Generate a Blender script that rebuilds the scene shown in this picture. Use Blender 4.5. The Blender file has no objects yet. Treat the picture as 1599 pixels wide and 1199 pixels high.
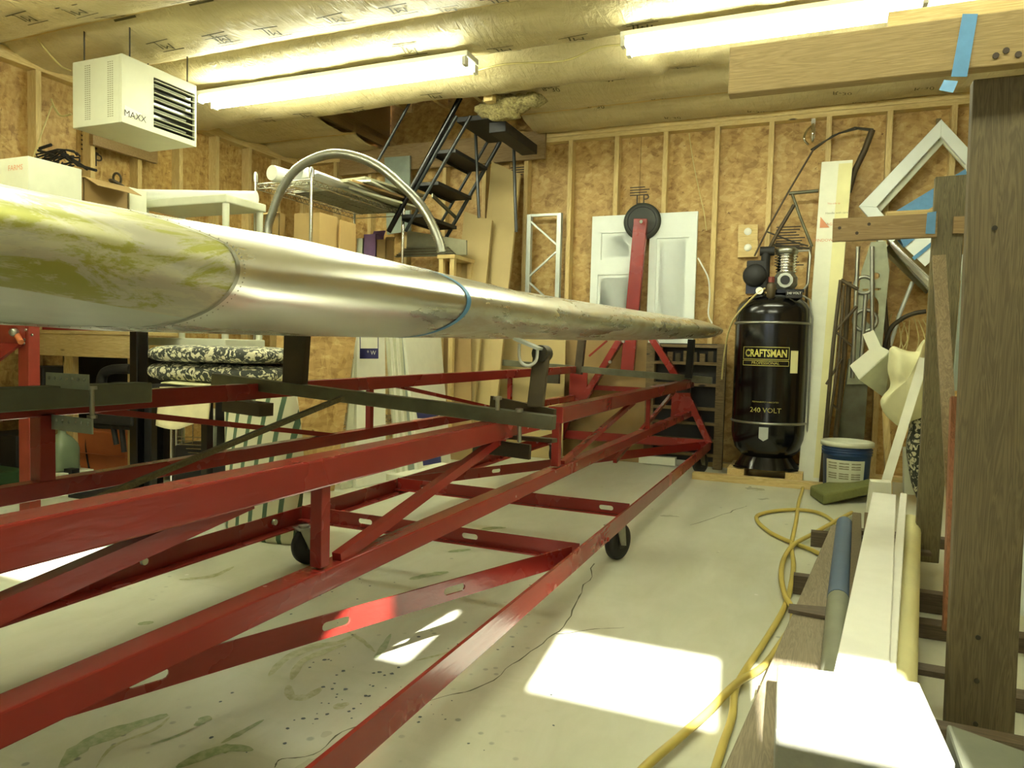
import bpy, math, random
from mathutils import Vector, Matrix, noise
from mathutils.geometry import delaunay_2d_cdt
random.seed(7)
V = Vector
sc = bpy.context.scene
COL = sc.collection
# ------------------------------------------------------------------ camera
CX, CY, FPX, H = 799.5, 599.5, 1128.295, 0.93
A = Matrix(((0.9222, -0.0410, 0.3846), (0.3859, 0.0350, -0.9219), (0.0247, 0.9985, 0.0483)))
def orth(a):
    y = -V((a[0][2], a[1][2], a[2][2])); y.normalize()
    r = V((a[0][0], a[1][0], a[2][0])); r = (r - y * r.dot(y)).normalized()
    u = r.cross(y)
    return r, u, y
R_, U_, F_ = orth(A)
C0 = V((0, 0, H))
cam = bpy.data.cameras.new('camera'); co = bpy.data.objects.new('camera', cam); COL.objects.link(co)
M = Matrix((R_, U_, -F_)).transposed().to_4x4(); M.translation = C0
co.matrix_world = M
cam.sensor_width = 36.0; cam.lens = 36.0 * FPX / 1599.0
cam.clip_start = 0.05; cam.clip_end = 60
sc.camera = co
def P(px, py, X=None, Y=None, Z=None):
    """a point of the room on the sight line through a photo pixel, on the plane X, Y or Z = value (metres)"""
    d = F_ + R_ * ((px - CX) / FPX) - U_ * ((py - CY) / FPX)
    if X is not None: t = (X - C0.x) / d.x
    elif Y is not None: t = (Y - C0.y) / d.y
    else: t = (Z - C0.z) / d.z
    return C0 + d * t
# ------------------------------------------------------------------ world, sun, exposure
w = bpy.data.worlds.new('world'); sc.world = w; w.use_nodes = True
wb = w.node_tree.nodes['Background']; wb.inputs[0].default_value = (0.75, 0.85, 1.0, 1); wb.inputs[1].default_value = 3.0
sun = bpy.data.lights.new('sun', 'SUN'); sun.energy = 26; sun.angle = 0.009; sun.color = (1.0, 0.96, 0.86)
so = bpy.data.objects.new('sun', sun); COL.objects.link(so)
SUN_D = V((-0.10, 1.0, -0.531)).normalized()
so.rotation_euler = SUN_D.to_track_quat('-Z', 'Y').to_euler(); so.location = (1, -8, 5)
TUBE_E = 22.0
TUBE_C = (0.98, 1.0, 0.74, 1)
sc.view_settings.view_transform = 'Standard'; sc.view_settings.look = 'None'
sc.view_settings.exposure = 1.1; sc.view_settings.gamma = 1.0; sc.view_settings.use_curve_mapping = False
# ------------------------------------------------------------------ mesh helpers
class MB:
    def __init__(s): s.v = []; s.f = []; s.s = []
    def add(s, vs, fs, sm=False):
        n = len(s.v); s.v += [V(v) for v in vs]
        for f in fs: s.f.append([i + n for i in f]); s.s.append(sm)
        return s
    def hexa(s, p):      # 4 bottom, 4 top
        return s.add(p, [(3, 2, 1, 0), (4, 5, 6, 7), (0, 1, 5, 4), (1, 2, 6, 5), (2, 3, 7, 6), (3, 0, 4, 7)])
    def box(s, c, d, R=None):
        c = V(c); pts = []
        for z in (-.5, .5):
            for x, y in ((-.5, -.5), (.5, -.5), (.5, .5), (-.5, .5)):
                q = V((x * d[0], y * d[1], z * d[2])); pts.append(c + (R @ q if R else q))
        return s.hexa(pts)
    def mm(s, a, b):     # box from min corner to max corner
        a = V(a); b = V(b); return s.box((a + b) / 2, [abs(q) for q in (b - a)])
    def beam(s, a, b, w, h, up=(0, 0, 1), top=False):
        a = V(a); b = V(b); d = (b - a).normalized(); up = V(up)
        if abs(d.dot(up)) > .999: up = V((0, 1, 0))
        side = d.cross(up).normalized(); u = side.cross(d).normalized()
        if top: a = a - u * h / 2; b = b - u * h / 2
        return s.hexa([a - side * w / 2 - u * h / 2, a + side * w / 2 - u * h / 2, b + side * w / 2 - u * h / 2, b - side * w / 2 - u * h / 2,
                       a - side * w / 2 + u * h / 2, a + side * w / 2 + u * h / 2, b + side * w / 2 + u * h / 2, b - side * w / 2 + u * h / 2])
    def prism(s, poly, vec):
        n = len(poly); vec = V(vec); a = [V(p) for p in poly]; b = [p + vec for p in a]
        return s.add(a + b, [list(range(n))[::-1], list(range(n, 2 * n))] + [(i, (i + 1) % n, n + (i + 1) % n, n + i) for i in range(n)])
    def tube(s, pts, r, n=8, rr=None, cap=True, closed=False):
        pts = [V(p) for p in pts]; m = len(pts); rings = []; prev = None
        for i, p in enumerate(pts):
            if closed: t = (pts[(i + 1) % m] - pts[i - 1])
            else: t = pts[min(i + 1, m - 1)] - pts[max(i - 1, 0)]
            t.normalize()
            if prev is None:
                a = V((0, 0, 1)) if abs(t.z) < .9 else V((1, 0, 0)); nn = t.cross(a).normalized()
            else: nn = (prev - t * prev.dot(t)).normalized()
            prev = nn; b = t.cross(nn); q = rr[i] if rr else r
            rings.append([p + (nn * math.cos(2 * math.pi * k / n) + b * math.sin(2 * math.pi * k / n)) * q for k in range(n)])
        vs = [v for ring in rings for v in ring]; fs = []
        for i in range(m if closed else m - 1):
            for k in range(n):
                j = (i + 1) % m
                fs.append((i * n + k, i * n + (k + 1) % n, j * n + (k + 1) % n, j * n + k))
        s.add(vs, fs, True)
        if cap and not closed:
            s.add(rings[0], [list(range(n))[::-1]]); s.add(rings[-1], [list(range(n))])
        return s
    def cyl(s, a, b, r, r2=None, n=20):
        return s.tube([a, b], r, n, rr=[r, r if r2 is None else r2])
    def lathe(s, c, prof, n=32, ax=(0, 0, 1), sm=True):
        c = V(c); ax = V(ax).normalized(); a = V((1, 0, 0)) if abs(ax.x) < .9 else V((0, 1, 0)); u = ax.cross(a).normalized(); v = ax.cross(u)
        vs = [c + ax * h + (u * math.cos(2 * math.pi * k / n) + v * math.sin(2 * math.pi * k / n)) * max(r, 1e-4) for r, h in prof for k in range(n)]
        return s.add(vs, [(i * n + k, i * n + (k + 1) % n, (i + 1) * n + (k + 1) % n, (i + 1) * n + k) for i in range(len(prof) - 1) for k in range(n)], sm)
    def torus(s, c, R, r, ax=(0, 0, 1), n=32, k=8):
        c = V(c); ax = V(ax).normalized(); a = V((1, 0, 0)) if abs(ax.x) < .9 else V((0, 1, 0)); u = ax.cross(a).normalized(); v = ax.cross(u)
        return s.tube([c + (u * math.cos(2 * math.pi * i / n) + v * math.sin(2 * math.pi * i / n)) * R for i in range(n)], r, k, closed=True)
    def grid(s, fn, nu, nv, sm=True, thick=None):
        vs = [V(fn(i / nu, j / nv)) for j in range(nv + 1) for i in range(nu + 1)]; w_ = nu + 1
        s.add(vs, [(j * w_ + i, j * w_ + i + 1, (j + 1) * w_ + i + 1, (j + 1) * w_ + i) for j in range(nv) for i in range(nu)], sm)
        return s
    def plate(s, outline, holes, o, u, v, t):
        """flat plate with real holes; outline and holes are 2-D loops, o + u*x + v*y, thickness t along u x v"""
        pts = []; loops = []
        for L in [outline] + holes:
            loops.append(list(range(len(pts), len(pts) + len(L)))); pts += [V((p[0], p[1])) for p in L]
        edges = [(L[i], L[(i + 1) % len(L)]) for L in loops for i in range(len(L))]
        res = delaunay_2d_cdt(pts, edges, [], 0, 1e-6); vv, ff = res[0], res[2]
        def inside(p, L):
            c = False; j = len(L) - 1
            for i in range(len(L)):
                if (L[i][1] > p[1]) != (L[j][1] > p[1]) and p[0] < (L[j][0] - L[i][0]) * (p[1] - L[i][1]) / (L[j][1] - L[i][1]) + L[i][0]: c = not c
                j = i
            return c
        keep = []
        for f in ff:
            g = sum((V(vv[i]) for i in f), V((0, 0))) / len(f)
            if inside(g, outline) and not any(inside(g, h) for h in holes): keep.append(list(f))
        o = V(o); u = V(u); v = V(v); nn = u.cross(v).normalized() * t
        n = len(vv); top = [o + u * p[0] + v * p[1] + nn for p in vv]; bot = [o + u * p[0] + v * p[1] for p in vv]
        fs = [[i + n for i in f] for f in keep] + [f[::-1] for f in keep]
        cnt = {}
        for f in keep:
            for i in range(len(f)): e = (f[i], f[(i + 1) % len(f)]); cnt[e] = 1
        for (a, b) in cnt:
            if (b, a) not in cnt: fs.append([a, b, b + n, a + n])
        return s.add(bot + top, fs)
    def text(s, body, o, u, v, size, depth=.0006, warp=None, bold=0.0):
        cu = bpy.data.curves.new('t', 'FONT'); cu.body = body; cu.size = 1; cu.align_x = 'CENTER'; cu.align_y = 'CENTER'; cu.resolution_u = 2; cu.offset = bold
        ob = bpy.data.objects.new('t', cu); me = bpy.data.meshes.new_from_object(ob)
        u = V(u).normalized(); v = V(v).normalized(); o = V(o); nn = u.cross(v)
        vs = [o + u * p.co.x * size + v * p.co.y * size + nn * depth for p in me.vertices]
        if warp: vs = [warp(q) for q in vs]
        s.add(vs, [list(p.vertices) for p in me.polygons])
        bpy.data.objects.remove(ob); bpy.data.curves.remove(cu); bpy.data.meshes.remove(me)
        return s
    def build(s, name, mat, parent=None, bevel=0, loc=None):
        if loc is None:
            xs = [v.x for v in s.v]; ys = [v.y for v in s.v]; zs = [v.z for v in s.v]
            loc = V(((min(xs) + max(xs)) / 2, (min(ys) + max(ys)) / 2, min(zs)))
        loc = V(loc); me = bpy.data.meshes.new(name)
        me.from_pydata([v - loc for v in s.v], [], s.f); me.polygons.foreach_set('use_smooth', s.s); me.update()
        me.materials.append(mat)
        ob = bpy.data.objects.new(name, me); COL.objects.link(ob)
        ob['_w'] = list(loc)
        if parent is not None: ob.parent = parent; ob.location = loc - V(parent['_w'])
        else: ob.location = loc
        if bevel:
            b = ob.modifiers.new('bevel', 'BEVEL'); b.width = bevel; b.segments = 2; b.limit_method = 'ANGLE'
        return ob
def root(name, loc): 
    o = bpy.data.objects.new(name, None); COL.objects.link(o); o.location = loc; o['_w'] = list(V(loc)); o.empty_display_size = .1
    return o
def tag(o, label=None, cat=None, group=None, kind=None):
    if label: o['label'] = label
    if cat: o['category'] = cat
    if group: o['group'] = group
    if kind: o['kind'] = kind
    return o
def struct(o): o['kind'] = 'structure'; return o
def catmull(pts, k=6):
    pts = [V(p) for p in pts]; out = []
    for i in range(len(pts) - 1):
        p0 = pts[max(i - 1, 0)]; p1 = pts[i]; p2 = pts[i + 1]; p3 = pts[min(i + 2, len(pts) - 1)]
        for j in range(k):
            t = j / k
            out.append(.5 * ((2 * p1) + (p2 - p0) * t + (2 * p0 - 5 * p1 + 4 * p2 - p3) * t * t + (3 * p1 - p0 - 3 * p2 + p3) * t ** 3))
    out.append(pts[-1]); return out
def circ(cx, cy, rx, ry=None, n=14): return [(cx + rx * math.cos(2 * math.pi * k / n), cy + (ry or rx) * math.sin(2 * math.pi * k / n)) for k in range(n)]
def slot(cx, cy, L, r, n=5):
    a = [(cx + L / 2 - r + r * math.cos(t), cy + r * math.sin(t)) for t in [-math.pi / 2 + math.pi * k / n for k in range(n + 1)]]
    return a + [(2 * cx - x, 2 * cy - y) for x, y in a]
# ------------------------------------------------------------------ materials
def srgb(r, g, b):
    f = lambda c: (c / 255 / 12.92) if c / 255 <= .04045 else ((c / 255 + .055) / 1.055) ** 2.4
    return (f(r), f(g), f(b), 1)
class NT:
    def __init__(s, name, rough=.5, metal=0.0, spec=None):
        m = bpy.data.materials.new(name); m.use_nodes = True; s.m = m; s.t = m.node_tree; s.b = s.t.nodes['Principled BSDF']
        s.b.inputs['Roughness'].default_value = rough; s.b.inputs['Metallic'].default_value = metal
        if spec is not None: s.b.inputs['Specular IOR Level'].default_value = spec
        s.tc = s.t.nodes.new('ShaderNodeTexCoord')
        s.geo = s.t.nodes.new('ShaderNodeNewGeometry')
    def link(s, a, b): s.t.links.new(a, b)
    def map(s, scale=(1, 1, 1), rot=(0, 0, 0), src=None, loc=(0, 0, 0)):
        n = s.t.nodes.new('ShaderNodeMapping'); n.inputs['Scale'].default_value = scale; n.inputs['Rotation'].default_value = rot; n.inputs['Location'].default_value = loc
        s.link(src or s.geo.outputs['Position'], n.inputs[0]); return n.outputs[0]
    def mapt(s, scale, rot, loc=(0, 0, 0)):
        n = s.t.nodes.new('ShaderNodeMapping'); n.vector_type = 'TEXTURE'; n.inputs['Scale'].default_value = scale; n.inputs['Rotation'].default_value = rot; n.inputs['Location'].default_value = loc
        s.link(s.geo.outputs['Position'], n.inputs[0]); return n.outputs[0]
    def noise(s, vec, scale, detail=4, rough=.55, dist=0):
        n = s.t.nodes.new('ShaderNodeTexNoise'); n.inputs['Scale'].default_value = scale; n.inputs['Detail'].default_value = detail
        n.inputs['Roughness'].default_value = rough; n.inputs['Distortion'].default_value = dist; s.link(vec, n.inputs['Vector']); return n.outputs['Fac']
    def vor(s, vec, scale, out='Distance', feat='F1', rnd=1):
        n = s.t.nodes.new('ShaderNodeTexVoronoi'); n.feature = feat; n.inputs['Scale'].default_value = scale; n.inputs['Randomness'].default_value = rnd
        s.link(vec, n.inputs['Vector']); return n.outputs[out]
    def ramp(s, fac, stops, interp='LINEAR'):
        n = s.t.nodes.new('ShaderNodeValToRGB'); n.color_ramp.interpolation = interp; e = n.color_ramp.elements
        while len(e) < len(stops): e.new(.5)
        for k, (p, c) in enumerate(stops): e[k].position = p; e[k].color = c if len(c) == 4 else (*c, 1)
        s.link(fac, n.inputs[0]); return n.outputs[0]
    def mix(s, fac, a, b, mode='MIX'):
        n = s.t.nodes.new('ShaderNodeMix'); n.data_type = 'RGBA'; n.blend_type = mode
        for q, x in ((n.inputs[0], fac), (n.inputs[6], a), (n.inputs[7], b)):
            if isinstance(x, (int, float)): q.default_value = x
            elif isinstance(x, tuple): q.default_value = x
            else: s.link(x, q)
        return n.outputs[2]
    def math(s, op, a, b=0.0, c=None):
        n = s.t.nodes.new('ShaderNodeMath'); n.operation = op
        for q, x in zip(n.inputs, (a, b, c)):
            if x is None: continue
            if isinstance(x, (int, float)): q.default_value = x
            else: s.link(x, q)
        return n.outputs[0]
    def xyz(s, vec):
        n = s.t.nodes.new('ShaderNodeSeparateXYZ'); s.link(vec, n.inputs[0]); return n.outputs
    def bump(s, h, strength=.3, dist=.01):
        n = s.t.nodes.new('ShaderNodeBump'); n.inputs['Strength'].default_value = strength; n.inputs['Distance'].default_value = dist
        s.link(h, n.inputs['Height']); s.link(n.outputs[0], s.b.inputs['Normal'])
    def col(s, c):
        if isinstance(c, tuple): s.b.inputs['Base Color'].default_value = c
        else: s.link(c, s.b.inputs['Base Color'])
    def rough(s, c): s.link(c, s.b.inputs['Roughness'])
def plain(name, rgb, rough=.5, metal=0, var=.12, scale=14, bump=.0, spec=None):
    t = NT(name, rough, metal, spec); c = srgb(*rgb); d = tuple(x * (1 - var) for x in c[:3]) + (1,); l = tuple(min(1, x * (1 + var)) for x in c[:3]) + (1,)
    n = t.noise(t.map(), scale, 5); t.col(t.ramp(n, [(.3, d), (.7, l)]))
    if bump: t.bump(n, bump, .004)
    return t.m
def wood(name, a, b, axis='z', rough=.6, knots=True, s=1.0, dark=None):
    t = NT(name, rough); sc_ = {'x': (.6, 9, 9), 'y': (9, .6, 9), 'z': (9, 9, .6)}[axis]
    v = t.map(tuple(q * s for q in sc_)); n = t.noise(v, 3.0, 3, .6, 1.6); r = t.math('FRACT', t.math('MULTIPLY', n, 7.0))
    c = t.mix(t.ramp(r, [(0, (0, 0, 0)), (.5, (1, 1, 1)), (1, (0, 0, 0))]), srgb(*a), srgb(*b))
    f = t.noise(t.map(tuple(q * 6 * s for q in sc_)), 4, 2); c = t.mix(t.math('MULTIPLY', f, .35), c, srgb(*(dark or [int(x * .5) for x in a])))
    if knots:
        k = t.vor(t.map({'x': (.8, 2.6, 2.6), 'y': (2.6, .8, 2.6), 'z': (2.6, 2.6, .8)}[axis]), 2.2)
        c = t.mix(t.ramp(k, [(.035, (1, 1, 1)), (.07, (0, 0, 0))]), c, srgb(*[int(x * .35) for x in a]))
    t.col(c); t.bump(f, .25, .003); return t.m
MAT = {}
STUD = (226, 204, 142); STUD2 = (204, 176, 112)
MAT['stud'] = wood('pine_stud', STUD2, STUD, 'z', .65)
MAT['stud_x'] = wood('pine_board_x', STUD2, STUD, 'x', .65)
MAT['stud_y'] = wood('pine_board_y', STUD2, STUD, 'y', .65)
MAT['tan_x'] = wood('brown_board_x', (142, 116, 72), (164, 138, 92), 'x', .6)
MAT['beam_x'] = wood('beam_wood', (140, 118, 70), (160, 136, 86), 'x', .6, s=1.2, dark=(70, 60, 40))
MAT['treated'] = wood('treated_post', (86, 76, 50), (112, 99, 68), 'z', .6, s=1.1, dark=(58, 50, 34))
MAT['treated2'] = wood('treated_post_light', (92, 84, 54), (122, 112, 76), 'z', .6, s=1.5)
MAT['treated_x'] = wood('treated_beam', (80, 68, 52), (104, 90, 70), 'x', .6)
MAT['old_y'] = wood('weathered_plank', (134, 124, 100), (158, 146, 120), 'y', .7, s=1.3)
MAT['lath'] = wood('lath', (116, 98, 66), (146, 128, 90), 'z', .6)
MAT['orange_lath'] = wood('orange_lath', (128, 84, 54), (164, 108, 74), 'z', .6)
MAT['old_stick'] = wood('old_stick', (84, 78, 50), (112, 104, 70), 'x', .5, False)
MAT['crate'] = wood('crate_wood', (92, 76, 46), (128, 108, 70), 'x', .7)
def osb(name, dark=1.0):
    t = NT(name, .55); cols = []
    base = None
    for k, (rot, sc_) in enumerate(((.3, (15, 15, 42)), (1.3, (14, 14, 44)), (-.5, (16, 16, 40)), (1.9, (15, 15, 46)))):
        v = t.mapt((1 / sc_[0], 1 / sc_[1], 1 / sc_[2]), (rot, rot, 0), (k * 3.1, k * 1.7, k * 5.3)); c = t.vor(v, 1.0, 'Color'); x = t.xyz(c)[0]
        base = x if base is None else t.math('ADD', base, x)
    base = t.math('MULTIPLY', base, .25)
    d = lambda c: tuple(q * dark for q in srgb(*c)[:3]) + (1,)
    c = t.ramp(base, [(.16, d((140, 108, 54))), (.34, d((170, 138, 76))), (.5, d((188, 156, 90))), (.66, d((200, 170, 104))), (.85, d((212, 186, 124)))])
    big = t.noise(t.map(), 1.6, 3); c = t.mix(t.math('MULTIPLY', big, .5), c, d((148, 108, 52)))
    fl = t.vor(t.map((26, 26, 12), (.3, .8, .5)), 1.0, 'Color'); fx = t.xyz(fl)[1]
    fl2 = t.noise(t.mapt((.028, .028, .05), (.6, .6, 0)), 1.0, 3, .6, 1.0)
    c = t.mix(t.ramp(fl2, [(.66, (0, 0, 0)), (.73, (1, 1, 1))]), c, d((112, 80, 36)))
    t.col(c); t.bump(base, .35, .004); return t.m
MAT['osb'] = osb('strand_board'); 
# kraft faced insulation
t = NT('kraft_paper', .42, spec=.4); n = t.noise(t.map((1.2, 4, 4)), 2.0, 5, .6, .6); n2 = t.noise(t.map((9, 2.2, 9), (0, 0, .25)), 2.2, 4, .6, 1.2)
t.col(t.ramp(n, [(.3, srgb(188, 174, 128)), (.7, srgb(206, 194, 152))])); t.bump(t.math('ADD', n2, t.math('MULTIPLY', n, .5)), .55, .03); MAT['kraft'] = t.m
MAT['kraft_ink'] = plain('kraft_ink', (84, 78, 48), .6)
t = NT('fibreglass_wool', .95); n = t.noise(t.map(), 60, 6, .7); t.col(t.ramp(n, [(.3, srgb(96, 84, 50)), (.7, srgb(196, 182, 120))])); t.bump(n, 1, .02); MAT['wool'] = t.m
# floor
t = NT('concrete_floor', .3, spec=.5)
p = t.geo.outputs['Position']
n1 = t.noise(t.map(), 1.1, 5, .6); n2 = t.noise(t.map((2.5, 1, 1), (0, 0, .3)), 3.0, 6, .65, .6)
c = t.ramp(n1, [(.3, srgb(196, 199, 178)), (.7, srgb(214, 216, 198))])
c = t.mix(t.math('MULTIPLY', t.ramp(n2, [(.3, (0, 0, 0)), (.8, (1, 1, 1))]), .5), c, srgb(170, 173, 142))
st = t.noise(t.map((1.6, 5.5, 1), (0, 0, .75), loc=(2, 5, 0)), 1.5, 5, .6, 1.4)
x, y, z = t.xyz(p)
reg = t.math('MULTIPLY', t.ramp(t.math('MULTIPLY', x, -.5), [(.22, (0, 0, 0)), (.36, (1, 1, 1))]), t.ramp(t.math('MULTIPLY', y, .25), [(.2, (1, 1, 1)), (1.0, (0, 0, 0))]))
c = t.mix(t.math('MULTIPLY', t.math('MULTIPLY', t.ramp(st, [(.55, (0, 0, 0)), (.9, (1, 1, 1))]), reg), .5), c, srgb(150, 164, 124))
sp = t.vor(t.map(), 17.0); spm = t.noise(t.map(), 1.7, 3); spr = t.math('MULTIPLY', t.ramp(sp, [(.10, (1, 1, 1)), (.16, (0, 0, 0))]), t.ramp(spm, [(.5, (0, 0, 0)), (.62, (1, 1, 1))]))
c = t.mix(t.math('MULTIPLY', spr, t.math('MULTIPLY', reg, .8)), c, srgb(70, 84, 84))
sp2 = t.vor(t.map(loc=(4, 9, 0)), 5.0); c = t.mix(t.math('MULTIPLY', t.ramp(sp2, [(.03, (1, 1, 1)), (.055, (0, 0, 0))]), .5), c, srgb(96, 112, 100))
wh = t.vor(t.map(loc=(1, 3, 0)), 4.0); c = t.mix(t.ramp(wh, [(.02, (1, 1, 1)), (.04, (0, 0, 0))]), c, srgb(225, 225, 215))
t.col(c); t.rough(t.ramp(n1, [(.3, (.26, .26, .26)), (.75, (.38, .38, .38))])); MAT['floor'] = t.m
MAT['crack'] = plain('crack', (96, 98, 78), .8)
t = NT('green_smear', .4); n = t.noise(t.map((1, 1, 1)), 40, 4); t.col(t.ramp(n, [(.4, srgb(132, 152, 106)), (.62, srgb(168, 176, 136))])); MAT['smear'] = t.m
t = NT('olive_smear', .4); n = t.noise(t.map((1, 1, 1)), 40, 4); t.col(t.ramp(n, [(.4, srgb(162, 166, 118)), (.6, srgb(188, 191, 156))])); MAT['smear2'] = t.m
# red paint
t = NT('red_enamel', .22, spec=.5); n = t.noise(t.map((6, 1.2, 6)), 8, 3, .5, .4); n3 = t.noise(t.map(), 3, 4)
c = t.ramp(n3, [(.2, srgb(130, 39, 33)), (.8, srgb(144, 46, 39))]); ch = t.noise(t.map((3, 1.4, 3)), 40, 3, .6); ch2 = c; c = t.mix(t.math('MULTIPLY', t.ramp(ch, [(.78, (0, 0, 0)), (.84, (1, 1, 1))]), .5), c, srgb(150, 90, 78))
t.col(ch2); t.rough(t.ramp(n3, [(.3, (.22, .22, .22)), (.7, (.3, .3, .3))])); t.bump(n, .22, .004); MAT['red'] = t.m
MAT['red_flat'] = plain('red_stand_paint', (132, 46, 32), .45)
# metals
def metal(name, rgb, rough, var=.1, stretch=(1, 1, 1), sc_=5, r2=None, bump=0):
    t = NT(name, rough, 1.0); n = t.noise(t.map(stretch), sc_, 5, .6); c = srgb(*rgb)
    t.col(t.ramp(n, [(.3, tuple(q * (1 - var) for q in c[:3]) + (1,)), (.7, c)]))
    if r2: t.rough(t.ramp(n, [(.3, (rough,) * 3), (.7, (r2,) * 3)]))
    if bump: t.bump(n, bump, .004)
    return t.m
MAT['steel'] = metal('galvanised', (170, 172, 160), .4, .2, sc_=20)
MAT['chrome'] = metal('chrome', (215, 215, 205), .16, .1)
MAT['ribgrey'] = plain('rib_grey', (142, 146, 120), .4, .3, .2, 12)
MAT['graysteel'] = plain('mill_steel', (104, 104, 84), .42, .6, .25, 9)
MAT['darksteel'] = plain('dark_steel', (62, 58, 46), .5, .5, .25, 9)
MAT['brownsteel'] = plain('brown_steel', (74, 64, 44), .5, .3, .25, 9)
MAT['silverpaint'] = plain('silver_paint', (186, 194, 186), .35, .3, .06)
MAT['black'] = plain('black_enamel', (14, 14, 14), .18, 0, .2)
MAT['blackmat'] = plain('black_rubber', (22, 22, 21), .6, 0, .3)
MAT['blackpipe'] = plain('black_pipe', (30, 36, 34), .3, 0, .2)
MAT['rubber'] = plain('tyre_rubber', (46, 50, 42), .55, 0, .15)
MAT['hub'] = plain('wheel_core', (28, 28, 30), .45)
MAT['bluetape'] = plain('blue_tape', (84, 136, 178), .55, 0, .08, 40)
MAT['white'] = plain('white_paint', (226, 228, 218), .5, 0, .03)
MAT['offwhite'] = plain('off_white_plastic', (206, 210, 186), .45, 0, .04)
MAT['heater'] = plain('heater_enamel', (196, 198, 172), .45, 0, .03)
MAT['door'] = plain('door_paint', (222, 230, 224), .5, 0, .02)
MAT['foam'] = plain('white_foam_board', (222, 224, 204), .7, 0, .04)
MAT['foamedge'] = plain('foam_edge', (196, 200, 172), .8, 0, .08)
MAT['cardboard'] = plain('cardboard', (188, 160, 104), .75, 0, .06, 6)
MAT['cardboard2'] = plain('cardboard_dark', (150, 124, 78), .75, 0, .1, 6)
MAT['tanboard'] = plain('hardboard', (176, 156, 102), .6, 0, .05, 3)
MAT['tanedge'] = plain('hardboard_edge', (214, 198, 140), .7)
MAT['cream'] = plain('cream_board', (220, 216, 160), .6, 0, .06, 5)
MAT['yellow'] = plain('yellow_hose', (190, 172, 86), .45, 0, .1, 8)
MAT['orange'] = plain('terracotta_plastic', (176, 98, 52), .55, 0, .06)
MAT['green'] = plain('green_foam', (112, 118, 66), .8, 0, .08, 60, .4)
MAT['darkgreen'] = plain('dark_green', (44, 78, 46), .5)
MAT['jug'] = plain('translucent_jug', (120, 136, 106), .3, 0, .06)
MAT['purple'] = plain('purple_carton', (128, 96, 140), .6)
MAT['greypaper'] = plain('grey_carton', (140, 138, 110), .7)
MAT['navy'] = plain('navy_print', (44, 44, 96), .5)
MAT['bluepail'] = plain('blue_pail', (34, 66, 112), .4, 0, .08)
MAT['gold'] = plain('gold_print', (178, 172, 88), .5)
MAT['redink'] = plain('red_ink', (206, 140, 100), .6)
MAT['redmark'] = plain('red_mark', (160, 40, 40), .5)
MAT['ink'] = plain('black_ink', (56, 44, 28), .6)
MAT['blue_cloth'] = plain('blue_grey_pipe', (92, 112, 138), .5, 0, .06)
MAT['greypipe'] = plain('grey_pipe', (132, 136, 116), .5, 0, .08)
MAT['concreteblock'] = plain('grey_foam_block', (150, 152, 138), .7, 0, .06, 50, .3)
MAT['tarp'] = plain('grey_green_cloth', (100, 104, 86), .7)
MAT['woolcloth'] = plain('cream_cloth', (214, 212, 168), .8, 0, .06, 10, .4)
MAT['rag'] = plain('stained_rag', (212, 204, 160), .85, 0, .1, 12, .4)
MAT['wire'] = plain('yellow_wire', (196, 184, 120), .5)
MAT['socket'] = plain('light_box', (220, 222, 205), .5)
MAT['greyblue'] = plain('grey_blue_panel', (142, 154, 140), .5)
t = NT('outlet_shade', .1); t.col(srgb(24, 24, 18)); MAT['dark'] = t.m  # near-black tone painting the shade inside the heater outlet
t = NT('heat_exchanger', .45, .3); t.col(srgb(130, 132, 112)); MAT['exch'] = t.m
# floral fabric: pale flowers and stems on a charcoal ground
t = NT('floral_fabric', .8); v = t.map((1, 1, 1)); a = t.noise(v, 26, 2, .5, 1.5); b = t.vor(t.map(), 19); k = t.noise(t.map(), 46, 2, .5, 1)
m_ = t.math('ADD', t.ramp(a, [(.52, (0, 0, 0)), (.55, (1, 1, 1))]), t.ramp(b, [(.25, (1, 1, 1)), (.29, (0, 0, 0))])); m_ = t.math('MULTIPLY', m_, t.ramp(k, [(.36, (.1, .1, .1)), (.42, (1, 1, 1))]))
t.col(t.mix(t.math('MINIMUM', m_, 1.0), srgb(58, 62, 54), srgb(206, 204, 172))); t.bump(k, .2, .004); MAT['floral'] = t.m
t = NT('striped_fabric', .8); x, y, z = t.xyz(t.map()); s_ = t.math('FRACT', t.math('ADD', t.math('MULTIPLY', x, 12.5), t.math('MULTIPLY', z, -2.0)))
t.col(t.ramp(s_, [(.0, srgb(198, 196, 164)), (.68, srgb(206, 204, 172)), (.7, srgb(72, 96, 70)), (.97, srgb(72, 96, 70)), (1, srgb(198, 196, 164))], 'CONSTANT')); MAT['stripe'] = t.m
# wing skins
t = NT('primed_skin', .38, .35); n = t.noise(t.map((7, 3.0, 8), (.25, .0, .15)), 1.5, 8, .72, .6); f = t.noise(t.map((6, 2.2, 8), (.25, 0, .1)), 4, 6, .7, .4); g = t.noise(t.map(), 1.6, 2)
c = t.mix(t.ramp(n, [(.47, (0, 0, 0)), (.53, (1, 1, 1))]), srgb(184, 184, 166), srgb(158, 160, 76)); c = t.mix(t.math('MULTIPLY', t.ramp(f, [(.50, (0, 0, 0)), (.55, (1, 1, 1))]), .6), c, srgb(200, 200, 172))
sp = t.noise(t.map((4, 1, 5), loc=(3, 3, 3)), 6, 6, .75); c = t.mix(t.ramp(sp, [(.66, (0, 0, 0)), (.70, (1, 1, 1))]), c, srgb(176, 140, 110))
t.col(c); t.rough(t.ramp(n, [(.4, (.3, .3, .3)), (.6, (.48, .48, .48))])); MAT['skin1'] = t.m
MAT['skin2'] = metal('bare_aluminium', (228, 230, 220), .24, .1, (2, .4, 2), 5, .34)
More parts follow.
